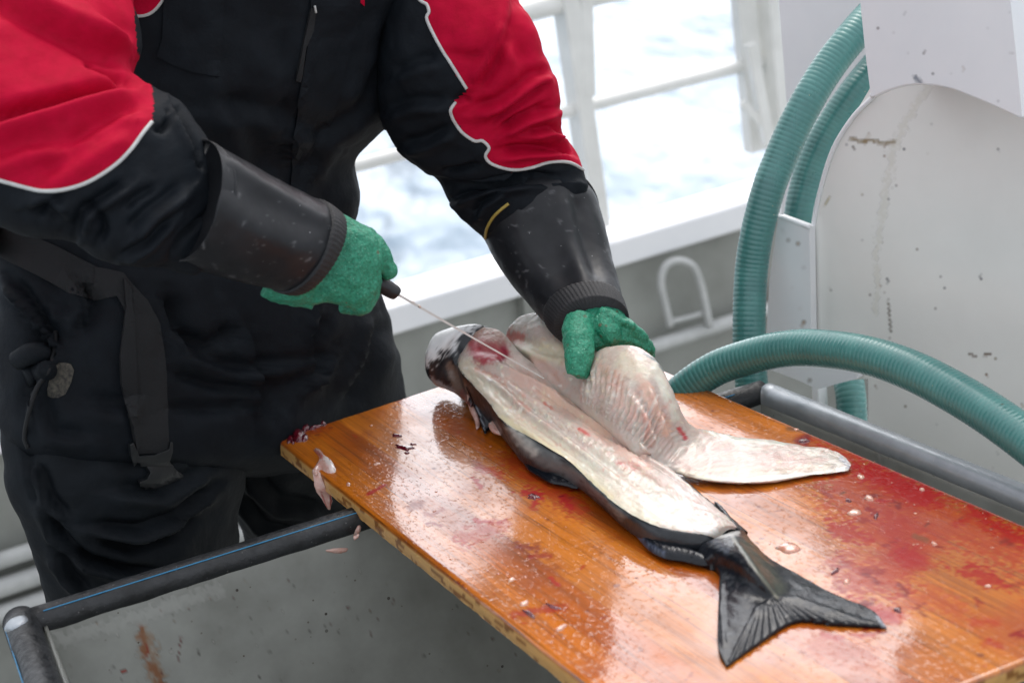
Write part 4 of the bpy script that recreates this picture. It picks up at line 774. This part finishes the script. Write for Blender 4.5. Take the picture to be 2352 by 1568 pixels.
# gauntlet and glove holding the knife
def SC(u0, v0, u1, v1, n):
    return [('l', [(u, v), (u+L*math.cos(a), v+L*math.sin(a))], random.uniform(1, 3), (.22, .22, .23), random.uniform(.08, .4), 1.5) for u, v, L, a in [(random.uniform(u0, u1), random.uniform(v0, v1), random.choice([1, 3, 8, 14]), random.uniform(0, 3.1)) for k in range(n)]]
gA = [sz((398, 596), (462, 322), 2.185, 2.195, (.95, .9)), sz((408, 600), (468, 322), 2.19, 2.20, .95), sz((470, 625), (545, 362), 2.21, 2.22, .95), sz((560, 650), (640, 412), 2.24, 2.25, .93), sz((640, 668), (740, 462), 2.27, 2.28, .90), sz((662, 670), (768, 482), 2.28, 2.29, .88)]
gau = ringmesh('gauntlet', secrings(gA, 18, 2.1), M_rubber, per, 14, 8, ops=SC(440, 340, 760, 660, 60), strokes=[('g', [(500, 350), (600, 420), (720, 490), (760, 510)], 16, .004), ('f', [(480, 420), (600, 500), (740, 560)], 50, .004)], noise=((12, .0015), (40, .0006)))
gau.data.materials[0] = M_rubber
bG = mbvh(gau)
tube('opening_edge', [p for p in secrings(gA, 28, 2.1)[0]], .0016, M_rubber, gau, 8, 2, closed=True)
band = ringmesh('knit_band', secrings([sz((636, 668), (736, 460), 2.268, 2.278, .94), sz((652, 672), (754, 470), 2.275, 2.285, .935), sz((668, 673), (775, 486), 2.282, 2.292, .89)], 60, 2.1), M_ribb, gau, 5, 3, post=lambda G, N: G+N*(.0012+.0006*np.sin(np.arange(G.shape[1])*2*math.pi/3)[None, :])[..., None])
def gtube(pts, rad): return tube('g', [P(u, v, z) for u, v, z in pts], [r for r in rad], M_glove, None, 16, 5)
palm = ringmesh('g', secrings([sz((600, 678), (700, 470), 2.30, 2.285, .6), sz((655, 692), (768, 484), 2.305, 2.29, .62), sz((705, 699), (800, 500), 2.31, 2.30, .6), sz((755, 698), (822, 506), 2.31, 2.305, .6), sz((795, 707), (840, 514), 2.315, 2.31, .58), sz((826, 722), (853, 530), 2.32, 2.315, .5), sz((846, 712), (856, 560), 2.33, 2.325, .42), sz((856, 690), (858, 600), 2.335, 2.33, .3)], 16, 2.1), M_glove, None, 6, 4)
glp = [palm, gtube([(820, 532, 2.32), (852, 552, 2.325), (878, 590, 2.33), (893, 622, 2.335), (896, 634, 2.34)], [.011, .0112, .0112, .0108, .008]),
       gtube([(842, 540, 2.33), (850, 560, 2.36), (835, 590, 2.385), (800, 600, 2.39)], [.011, .011, .010, .009]), gtube([(845, 590, 2.34), (850, 605, 2.37), (830, 630, 2.39), (795, 635, 2.39)], [.0115, .011, .010, .009]),
       gtube([(842, 640, 2.34), (848, 652, 2.37), (825, 668, 2.39), (790, 668, 2.39)], [.0115, .011, .010, .009]), gtube([(826, 695, 2.33), (832, 702, 2.36), (815, 705, 2.38), (785, 700, 2.38)], [.0105, .010, .009, .008]),
       gtube([(618, 674, 2.30), (660, 684, 2.305), (720, 692, 2.31)], [.006, .009, .010])]
gl1 = join('glove', glp, M_glove, per); remesh(gl1, .0016, 3, .5); gl1['label'] = 'green speckled glove gripping the knife'
# knife
kn = thing('knife', P(880, 655, 2.345), 'thin bladed filleting knife with black handle held over the fish', 'knife')
kp = [P(790, 592, 2.335), P(825, 620, 2.34), P(862, 645, 2.345), P(893, 664, 2.352), P(910, 674, 2.356), P(914, 677, 2.357)]
tube('handle', kp, [.0085, .0098, .0098, .0092, .008, .004], M_handle, kn, 14, 4)
tip = PH(1250, 869, .100)
k0_, k1_ = P(908, 673, 2.355), tip; nseg = 24; V = []; F = []
mt = P(1075, 769, (2.355+np.dot(tip-CAM, Fw))/2-.01)
cv = cr(np.array([k0_, mt, k1_]), 12); side = unit(np.cross(k1_-k0_, unit(k0_-CAM)))
for i, c in enumerate(cv):
    t = i/(len(cv)-1); wd = .017*(1-t**3*.85); dp = unit(unit(c-CAM)+side*.02); th = .0015*(1-.5*t)
    V += [c-side*th, c+side*th, c+dp*wd+side*.0002, c+dp*wd-side*.0002]
for i in range(len(cv)-1):
    for j in range(4): F.append((i*4+j, i*4+(j+1) % 4, i*4+4+(j+1) % 4, i*4+4+j))
F += [(3, 2, 1, 0), tuple((len(cv)-1)*4+j for j in range(4))]
mesh('blade', V, F, M_blade, kn, smooth=False)
for u, v in ((948, 697), (962, 705)): tube('flesh_speck', [P(u-5, v-3, 2.375), P(u, v-2, 2.375), P(u+6, v+3, 2.378)], [.0008, .002, .0008], M_flesh, kn, 8, 3)
# sleeve, image right
sB = [sz((880, -330), (1100, -330), 2.66, 2.66, .7), sz((886, -150), (1140, -150), 2.65, 2.64, .6), sz((884, -10), (1192, -10), 2.64, 2.63, .55), sz((874, 110), (1244, 92), 2.64, 2.62, .52), sz((874, 232), (1278, 180), 2.66, 2.63, .52), sz((892, 296), (1284, 255), 2.68, 2.64, .53), sz((922, 345), (1296, 312), 2.69, 2.65, .54), sz((968, 382), (1330, 356), 2.70, 2.66, .55), sz((1006, 412), (1347, 396), 2.705, 2.67, .58), sz((1024, 466), (1356, 424), 2.70, 2.67, .6), sz((1056, 502), (1354, 440), 2.69, 2.675, .56), sz((1128, 566), (1346, 486), 2.70, 2.685, .5)]
red2 = [(935, -600), (935, -60), (958, -4), (980, 11), (984, 29), (980, 44), (998, 84), (1035, 146), (1072, 205), (1046, 234), (1035, 253), (1039, 271), (1064, 307), (1090, 324), (1108, 324), (1123, 340), (1115, 359), (1130, 377), (1174, 390), (1218, 386), (1262, 373), (1306, 373), (1350, 399), (1600, 420), (1600, -600)]
fB = [('f', [(1163, 60), (1125, 150), (1090, 200)], 20, .010), ('g', [(1030, 120), (1080, 132), (1110, 120)], 11, -.006), ('f', [(1180, -40), (1160, 60), (1190, 160)], 30, .006), ('g', [(1120, 292), (1160, 262), (1210, 225), (1270, 182)], 11, -.010), ('f', [(1080, 262), (1150, 240), (1230, 180), (1275, 170)], 20, .009), ('g', [(1145, 300), (1190, 268), (1260, 235)], 8, -.008), ('f', [(1150, 310), (1210, 275), (1280, 255)], 14, .008), ('g', [(1140, 345), (1220, 338), (1290, 336), (1330, 352)], 10, -.009), ('f', [(1150, 360), (1220, 352), (1300, 350)], 14, .007), ('f', [(1210, 310), (1270, 300), (1300, 315)], 14, .008),
      ('g', [(1070, 455), (1130, 420), (1200, 405), (1290, 408)], 11, -.008), ('f', [(1030, 470), (1090, 440), (1150, 430), (1230, 420)], 16, .008), ('g', [(1010, 400), (1050, 396), (1100, 378)], 10, -.009), ('f', [(925, 340), (980, 330), (1040, 300)], 20, .007), ('g', [(1200, 400), (1225, 420), (1280, 425)], 8, -.006), ('f', [(890, 260), (950, 240), (1030, 240)], 22, .006), ('f', [(905, 180), (960, 150), (1010, 140)], 22, .006), ('f', [(1090, 500), (1110, 470), (1160, 440)], 12, .008), ('g', [(1080, 235), (1062, 222), (1044, 236)], 8, -.008)]
armB = ringmesh('sleeve', secrings(sB, 18, 2.15), [M_red, M_navy], per, 16, 8, strokes=fB, noise=((10, .006), (26, .0026)), matfn=lambda u, v, c: ~inpoly(u, v, red2))
armB['label'] = 'red sleeve with black underside, arm holding the fillet'
bB = mbvh(armB)
piping([(955, -8), (968, 4), (980, 11), (985, 28), (980, 44), (998, 84), (1018, 120), (1035, 146), (1072, 205)], bB, armB)
piping([(1046, 236), (1035, 253), (1039, 271), (1050, 290), (1064, 307), (1090, 324), (1108, 324), (1123, 340), (1115, 359), (1130, 377), (1174, 390), (1218, 386), (1262, 373), (1306, 373), (1336, 388), (1350, 402)], bB, armB)
tube('drawcord_tab', [P(884, 262, 2.66), P(880, 280, 2.66), P(886, 296, 2.66), P(904, 290, 2.66), P(915, 296, 2.66)], .0022, M_webb, armB, 8, 5)
gB = [sz((1111, 545), (1364, 440), 2.725, 2.70, 1.0), sz((1120, 562), (1370, 458), 2.712, 2.687, .98), sz((1154, 622), (1388, 520), 2.69, 2.67, .92), sz((1190, 670), (1404, 585), 2.665, 2.65, .9), sz((1232, 716), (1422, 650), 2.63, 2.62, .88), sz((1270, 752), (1436, 710), 2.59, 2.58, .86), sz((1276, 758), (1439, 718), 2.585, 2.575, .86)]
gau2 = ringmesh('gauntlet', secrings(gB, 18, 2.1), M_rubber, per, 14, 8, ops=SC(1120, 440, 1430, 720, 60), strokes=[('g', [(1330, 440), (1350, 540), (1370, 640)], 20, -.003), ('f', [(1300, 430), (1330, 560), (1370, 660)], 26, .004), ('f', [(1200, 500), (1240, 600), (1290, 690)], 40, .003)], noise=((12, .0015), (40, .0006)))
gau2['label'] = 'black rubber gauntlet cuff, wet and scuffed'
tube('opening_edge', [p for p in secrings(gB, 28, 2.1)[0]], .0016, M_rubber, gau2, 8, 2, closed=True)
ringmesh('knit_band', secrings([sz((1252, 738), (1430, 688), 2.605, 2.595, .885), sz((1262, 748), (1436, 704), 2.595, 2.585, .88), sz((1278, 762), (1441, 722), 2.582, 2.572, .86)], 60, 2.1), M_ribb, gau2, 5, 3, post=lambda G, N: G+N*(.0012+.0006*np.sin(np.arange(G.shape[1])*2*math.pi/3)[None, :])[..., None])
piping([(1114, 548), (1118, 525), (1132, 500), (1150, 482), (1168, 468)], bB, gau2, .002, M_yellow, name='yellow_trim', lift=.006)
# glove on the fillet
pB = ringmesh('g', secrings([sz((1292, 745), (1425, 705), 2.60, 2.59, .62), sz((1296, 768), (1446, 733), 2.575, 2.575, .6), sz((1318, 790), (1468, 756), 2.565, 2.575, .5), sz((1352, 800), (1488, 778), 2.57, 2.585, .42), sz((1400, 806), (1500, 800), 2.585, 2.60, .35)], 16, 2.1), M_glove, None, 6, 4)
g2 = [pB, gtube([(1330, 738, 2.562), (1328, 775, 2.540), (1331, 812, 2.528), (1330, 840, 2.522), (1325, 864, 2.520)], [.0195, .0195, .0185, .0165, .0125]),
      gtube([(1372, 728, 2.56), (1400, 762, 2.555), (1408, 790, 2.565)], [.013, .015, .009]),
      gtube([(1415, 735, 2.57), (1452, 768, 2.575), (1480, 800, 2.61), (1482, 840, 2.66)], [.013, .0135, .0125, .010]), gtube([(1400, 750, 2.575), (1430, 785, 2.59), (1450, 810, 2.63), (1450, 850, 2.67)], [.013, .013, .012, .010]),
      gtube([(1385, 755, 2.58), (1400, 785, 2.61), (1412, 812, 2.65), (1410, 850, 2.68)], [.013, .013, .012, .010]), gtube([(1360, 760, 2.59), (1366, 790, 2.63), (1372, 815, 2.66), (1372, 850, 2.68)], [.013, .013, .012, .010]),
      gtube([(1300, 722, 2.58), (1334, 704, 2.572), (1375, 694, 2.57), (1415, 712, 2.575)], [.006, .007, .007, .006]), gtube([(1308, 728, 2.555), (1330, 748, 2.545), (1352, 752, 2.545)], [.004, .006, .004]), gtube([(1378, 712, 2.556), (1415, 732, 2.553), (1455, 752, 2.562)], [.005, .0065, .004]), gtube([(1385, 790, 2.56), (1415, 776, 2.556), (1455, 784, 2.568), (1490, 806, 2.59)], [.004, .006, .006, .004])]
gl2 = join('glove', g2, M_glove, per); remesh(gl2, .0016, 3, .5); gl2['label'] = 'green speckled glove pressing thumb into the fillet'
# belt, hanging strap, buckle, pocket, velcro, placket
bT = mbvh(torso, *[x for x in per.children if x.name.startswith('trouser_leg')]); onT = onbvh(bT, 2.4)
belt = slab('belt', [(-60, 490), (0, 507), (60, 535), (130, 565), (222, 612), (214, 690), (150, 668), (80, 630), (0, 590), (-60, 570)], onT, .004, M_webb, per, 12, sink=.004)
slab('strap', [(218, 612), (283, 628), (300, 650), (338, 690), (368, 745), (378, 830), (386, 1036), (312, 1040), (296, 960), (283, 850), (290, 720), (268, 680), (214, 690)], onT, .005, M_webb, per, 10, sink=.005)
slab('strap', [(283, 640), (300, 660), (306, 760), (318, 1000), (312, 1036), (296, 960), (276, 880), (274, 820), (288, 700)], onT, .008, M_webb, per, 10, sink=.005)
bu = slab('buckle', [(293, 1018), (302, 1014), (310, 1030), (316, 1042), (350, 1040), (384, 1028), (386, 1012), (391, 1014), (391, 1035), (385, 1052), (390, 1066), (402, 1078), (415, 1084), (413, 1094), (372, 1106), (330, 1122), (320, 1118), (316, 1100), (332, 1096), (340, 1084), (330, 1068), (306, 1060), (296, 1040)], onT, .009, M_plast, per, 8, sink=.004)
b2_ = bu.modifiers.new('bevel', 'BEVEL'); b2_.width = .0015; b2_.segments = 2; b2_.limit_method = 'ANGLE'
slab('pocket', [(378, -60), (375, 30), (372, 90), (360, 130), (395, 148), (440, 165), (502, 177), (508, 90), (515, -60)], onT, .004, M_navy, torso, 12, sink=.004, ops=[])
slab('velcro_patch', smoothpoly([(757, 52), (795, 62), (765, 143), (728, 128)], 1), onT, .003, M_velcro, torso, 8, sink=.004)
slab('placket', [(716, -60), (832, -60), (820, 60), (790, 160), (770, 250), (745, 330), (720, 420), (690, 470), (664, 440), (672, 330), (690, 200), (708, 80)], onT, .0035, M_navy, torso, 12, sink=.004, ops=[])
slab('zip_tab', [(700, 110), (718, 70), (724, 20), (712, 18), (694, 100), (678, 185), (690, 188)], onT, .005, M_webb, torso, 6, sink=.003)
tube('zip_puller', [onT(723, 14)[0]+unit(CAM-onT(723, 14)[0])*.007, onT(726, 30)[0]+unit(CAM-onT(726, 30)[0])*.007], .0014, M_galv, torso, 8)
slab('worn_badge', smoothpoly([(122, 842), (150, 832), (170, 850), (150, 905), (118, 912), (108, 895)], 2), onT, .002, M_worn, torso, 6, sink=.003)
tube('pocket_edge', [onT(u, v)[0]+unit(CAM-onT(u, v)[0])*.002 for u, v in ((128, 760), (125, 800), (112, 850), (85, 890), (68, 940), (56, 1000), (64, 1028))], .0028, M_webb, torso, 8, 4)
for w_, pts in ((.013, [(38, 828), (70, 812), (100, 812)]), (.012, [(60, 868), (86, 856), (110, 850)])): tube('glove_finger', [onT(u, v)[0]+unit(CAM-onT(u, v)[0])*.004 for u, v in pts], [w_*.9, w_, w_], M_trous, torso, 14, 4)
# ================================================================== BLOOD, CLOTS AND SCRAPS ON THE BOARD
def blob(name, cx, cy, w, h, ang, t, mat, label=None, cat=None, group=None, jag=.25, parent=None, hh=0.):
    n = 11; pl = []
    for i in range(n):
        a = 2*math.pi*i/n; r = 1+random.uniform(-jag, jag); x = w*r*math.cos(a); y = h*r*math.sin(a)
        pl.append((cx+x*math.cos(ang)-y*math.sin(ang), cy+x*math.sin(ang)+y*math.cos(ang)))
    o = slab(name, smoothpoly(pl, 3), onboard(hh), t, mat, parent, max(1.6, min(w, h)*.5), dome=max(2, min(w, h)), sink=.0003)
    return tagp(o, label, cat, group)
cl = thing('blood_clot', PH(680, 1000), 'dark red glossy blood clot at the left corner of the board', 'blood clot')
for a in ((682, 1002, 17, 13, .2, .009), (700, 985, 14, 8, -.3, .007), (668, 1010, 9, 9, 0, .006), (722, 982, 16, 3.5, -.25, .004), (742, 975, 6, 4, 0, .005), (700, 1005, 6, 9, .3, .005)): blob('clot_lobe', *a[:6], M_clot, parent=cl, jag=.35)
hs_ = thing('flesh_shred', PH(745, 1060), 'pale pink shred of fish flesh hanging over the board edge near the corner', 'fish scrap')
slab('strip', smoothpoly([(720, 1032), (736, 1034), (748, 1048), (762, 1058), (772, 1082), (752, 1086), (736, 1078), (728, 1090), (716, 1084), (726, 1068), (732, 1050)], 3), onboard(), .006, M_scrap, hs_, 4, dome=8, ops=[('l', [(748, 1046), (762, 1066), (768, 1080)], 8, (.75, .66, .62), .9, 4), ('l', [(724, 1036), (738, 1048)], 5, (.35, .05, .04), .8, 3)])
Eb = PH(726, 1080)
hz = np.dot(Eb-CAM, Fw)-.006
ringmesh('hanging_strip', secrings([sz((717, 1078), (736, 1084), hz, hz, .4), sz((719, 1100), (744, 1100), hz-.004, hz-.004, .35), sz((724, 1122), (758, 1118), hz-.004, hz-.004, .35), sz((735, 1138), (761, 1134), hz, hz, .4), sz((744, 1155), (763, 1150), hz, hz, .4), sz((752, 1170), (759, 1170), hz, hz, .4)], 10), M_scrap, hs_, 5, 3, noise=((120, .001),), ops=[('l', [(738, 1130), (750, 1165)], 2, (.3, .02, .02), .8, 1), ('l', [(760, 1140), (762, 1168)], 3, (.25, .02, .02), .8, 1)])
def lab(kind, where): return '%s %s' % (kind, where)
items = [('blood_clot', 925, 1028, 22, 6, .1, .003, M_clot, 'flat dark clot in the white reflection left of the fish, largest of a trio', 'blood clot'), ('blood_clot', 912, 1000, 12, 4, .1, .003, M_clot, 'dark clot just in front of the board end, in the white reflection', 'blood clot'),
         ('blood_clot', 948, 1020, 9, 3, 0, .002, M_clot, 'small dark clot right of the largest clot in the reflection', 'blood clot'), ('blood_clot', 934, 1040, 6, 3, 0, .002, M_clot, 'tiny dark clot nearest the camera in the reflection trio', 'blood clot'),
         ('blood_clot', 1225, 1140, 14, 7, .2, .003, M_clot, 'red clot on the board below the front fin of the fish', 'blood clot'), ('blood_clot', 1848, 1012, 12, 5, -.1, .003, M_clot, 'dark clot near the far board edge above the fillet tail', 'blood clot'),
         ('blood_clot', 1918, 1312, 14, 4, -.5, .003, M_clot, 'dark clot above the upper lobe of the tail fin', 'blood clot'), ('blood_clot', 2062, 1400, 10, 6, .3, .003, M_clot, 'dark clot just past the tail fin tip', 'blood clot'), ('blood_clot', 1270, 1392, 20, 4, .35, .002, M_clot, 'long dark clot near the bottom of the board', 'blood clot'),
         ('blood_clot', 1215, 1408, 16, 4, .6, .002, M_clot, 'long dark clot left of its twin near the bottom of the board', 'blood clot'), ('blood_clot', 1948, 1150, 8, 4, .2, .003, M_clot, 'small dark clot beside the pool of blood below the fillet tail', 'blood clot'), ('blood_clot', 2012, 1185, 5, 8, .3, .003, M_clot, 'upright small clot below the pool of blood', 'blood clot')]
for nm, x, y, w, h, a, t, m, lb, ct in items: blob(nm, x, y, w, h, a, t, m, lb, ct, 'dark blood clots lying on the board', .4)
jl = [(1812, 1258, 32, 14, .1, .007, 'large pale jelly lump right of the tail stem'), (1996, 1143, 11, 7, .2, .005, 'round pale jelly drop in the pool of blood'), (1962, 1176, 17, 8, -.1, .005, 'pale jelly lump below the pool of blood'), (1978, 1095, 9, 6, .4, .004, 'pale scrap touching the end of the fillet'), (2145, 1248, 8, 5, .3, .004, 'small pale drop on the right of the board'),
      (1945, 1335, 9, 6, -.6, .004, 'pale drop between the tail fin and the dark clot'), (2118, 1124, 6, 3, 0, .004, 'tiny pale scrap on the far board edge'), (1828, 986, 6, 3, 0, .003, 'tiny pale scrap near the far board edge above the fillet'), (1205, 1385, 12, 6, -.4, .004, 'pale red scrap near the bottom left edge of the board'), (1290, 1440, 14, 6, -.5, .004, 'pale scrap nearest the front edge of the board'),
      (865, 1065, 8, 3, -.1, .003, 'thin pale flake near the hanging shred'), (800, 1112, 5, 5, 0, .004, 'grey round crumb near the left edge of the board'), (1175, 1330, 10, 5, -.3, .003, 'pale flake between the front edge and the fish fin'), (2270, 1345, 8, 4, 0, .003, 'pale scrap at the far right of the board'), (1730, 1440, 0, 0, 0, 0, '')]
for x, y, w, h, a, t, lb in jl:
    if w: blob('fish_scrap', x, y, w, h*.9, a, t*.6, M_jelly, lb, 'fish scrap', 'pale scraps of fish lying on the board', .22)
# water and blood drops beading on the wet board: nobody could count them
V = []; F = []
fishhit = mbvh(sk, flo)
for k in range(700):
    s, t = random.random(), random.random()
    p = A+(B-A)*s+(D_-A)*t+((C_-D_)-(B-A))*s*t; p = np.array([p[0], p[1], BT]); uu, vv = proj(p[None, :]); uu, vv = float(uu[0]), float(vv[0])
    dens = .25+.75*(math.exp(-((uu-2000)/260)**2-((vv-1200)/170)**2)+math.exp(-((uu-1150)/200)**2-((vv-1250)/120)**2)+math.exp(-((uu-1250)/150)**2-((vv-1380)/90)**2))
    if random.random() > dens: continue
    r = random.choice([.0006, .0008, .001, .0012, .0016, .0022])*random.uniform(.8, 1.1); r2 = r*random.uniform(.5, 1); a = random.uniform(0, 3.14); hgt = r*.28; k0 = len(V); n = 10
    for L, (rr, zz) in enumerate(((1, 0), (.85, .6), (.5, .92))):
        for j in range(n):
            th = 2*math.pi*j/n; x = r*rr*math.cos(th)*(1+.15*math.sin(2*th+a)); y = r2*rr*math.sin(th); V.append((p[0]+x*math.cos(a)-y*math.sin(a), p[1]+x*math.sin(a)+y*math.cos(a), BT+.0001+zz*hgt))
    V.append((p[0], p[1], BT+.0001+hgt))
    for L in range(2):
        for j in range(n): F.append((k0+L*n+j, k0+L*n+(j+1) % n, k0+L*n+n+(j+1) % n, k0+L*n+n+j))
    for j in range(n): F.append((k0+2*n+j, k0+2*n+(j+1) % n, k0+3*n))
M_drop = M('wet_drops', (.34, .05, .025), (.45, .16, .06), 30, .06, coat=1, coatr=.02, painted=False)
o = mesh('wet_drops', V, F, M_drop); tagp(o, 'wet drops and specks beading all over the wooden board', 'drops', kind='stuff')
# scraps on the tub rim
rg = [x for x in tub.children if x.name.startswith('rim_guard')]; onR = onbvh(mbvh(*rg), 2.4)
tagp(slab('fish_scrap', smoothpoly([(812, 1228), (822, 1206), (830, 1210), (824, 1232), (814, 1240)], 2), onR, .003, M_scrap, None, 4, dome=5), 'pink scrap stuck on the black rim guard under the board corner', 'fish scrap')
fw_ = [x for x in tub.children if x.name.startswith('far_wall')][0]
tagp(slab('fish_scrap', smoothpoly([(740, 1262), (765, 1256), (800, 1256), (795, 1268), (775, 1272), (750, 1268)], 2), onbvh(mbvh(fw_), 2.4), .004, M_scrap, None, 4, dome=5), 'pink scrap stuck to the tub wall below the black rim guard', 'fish scrap')
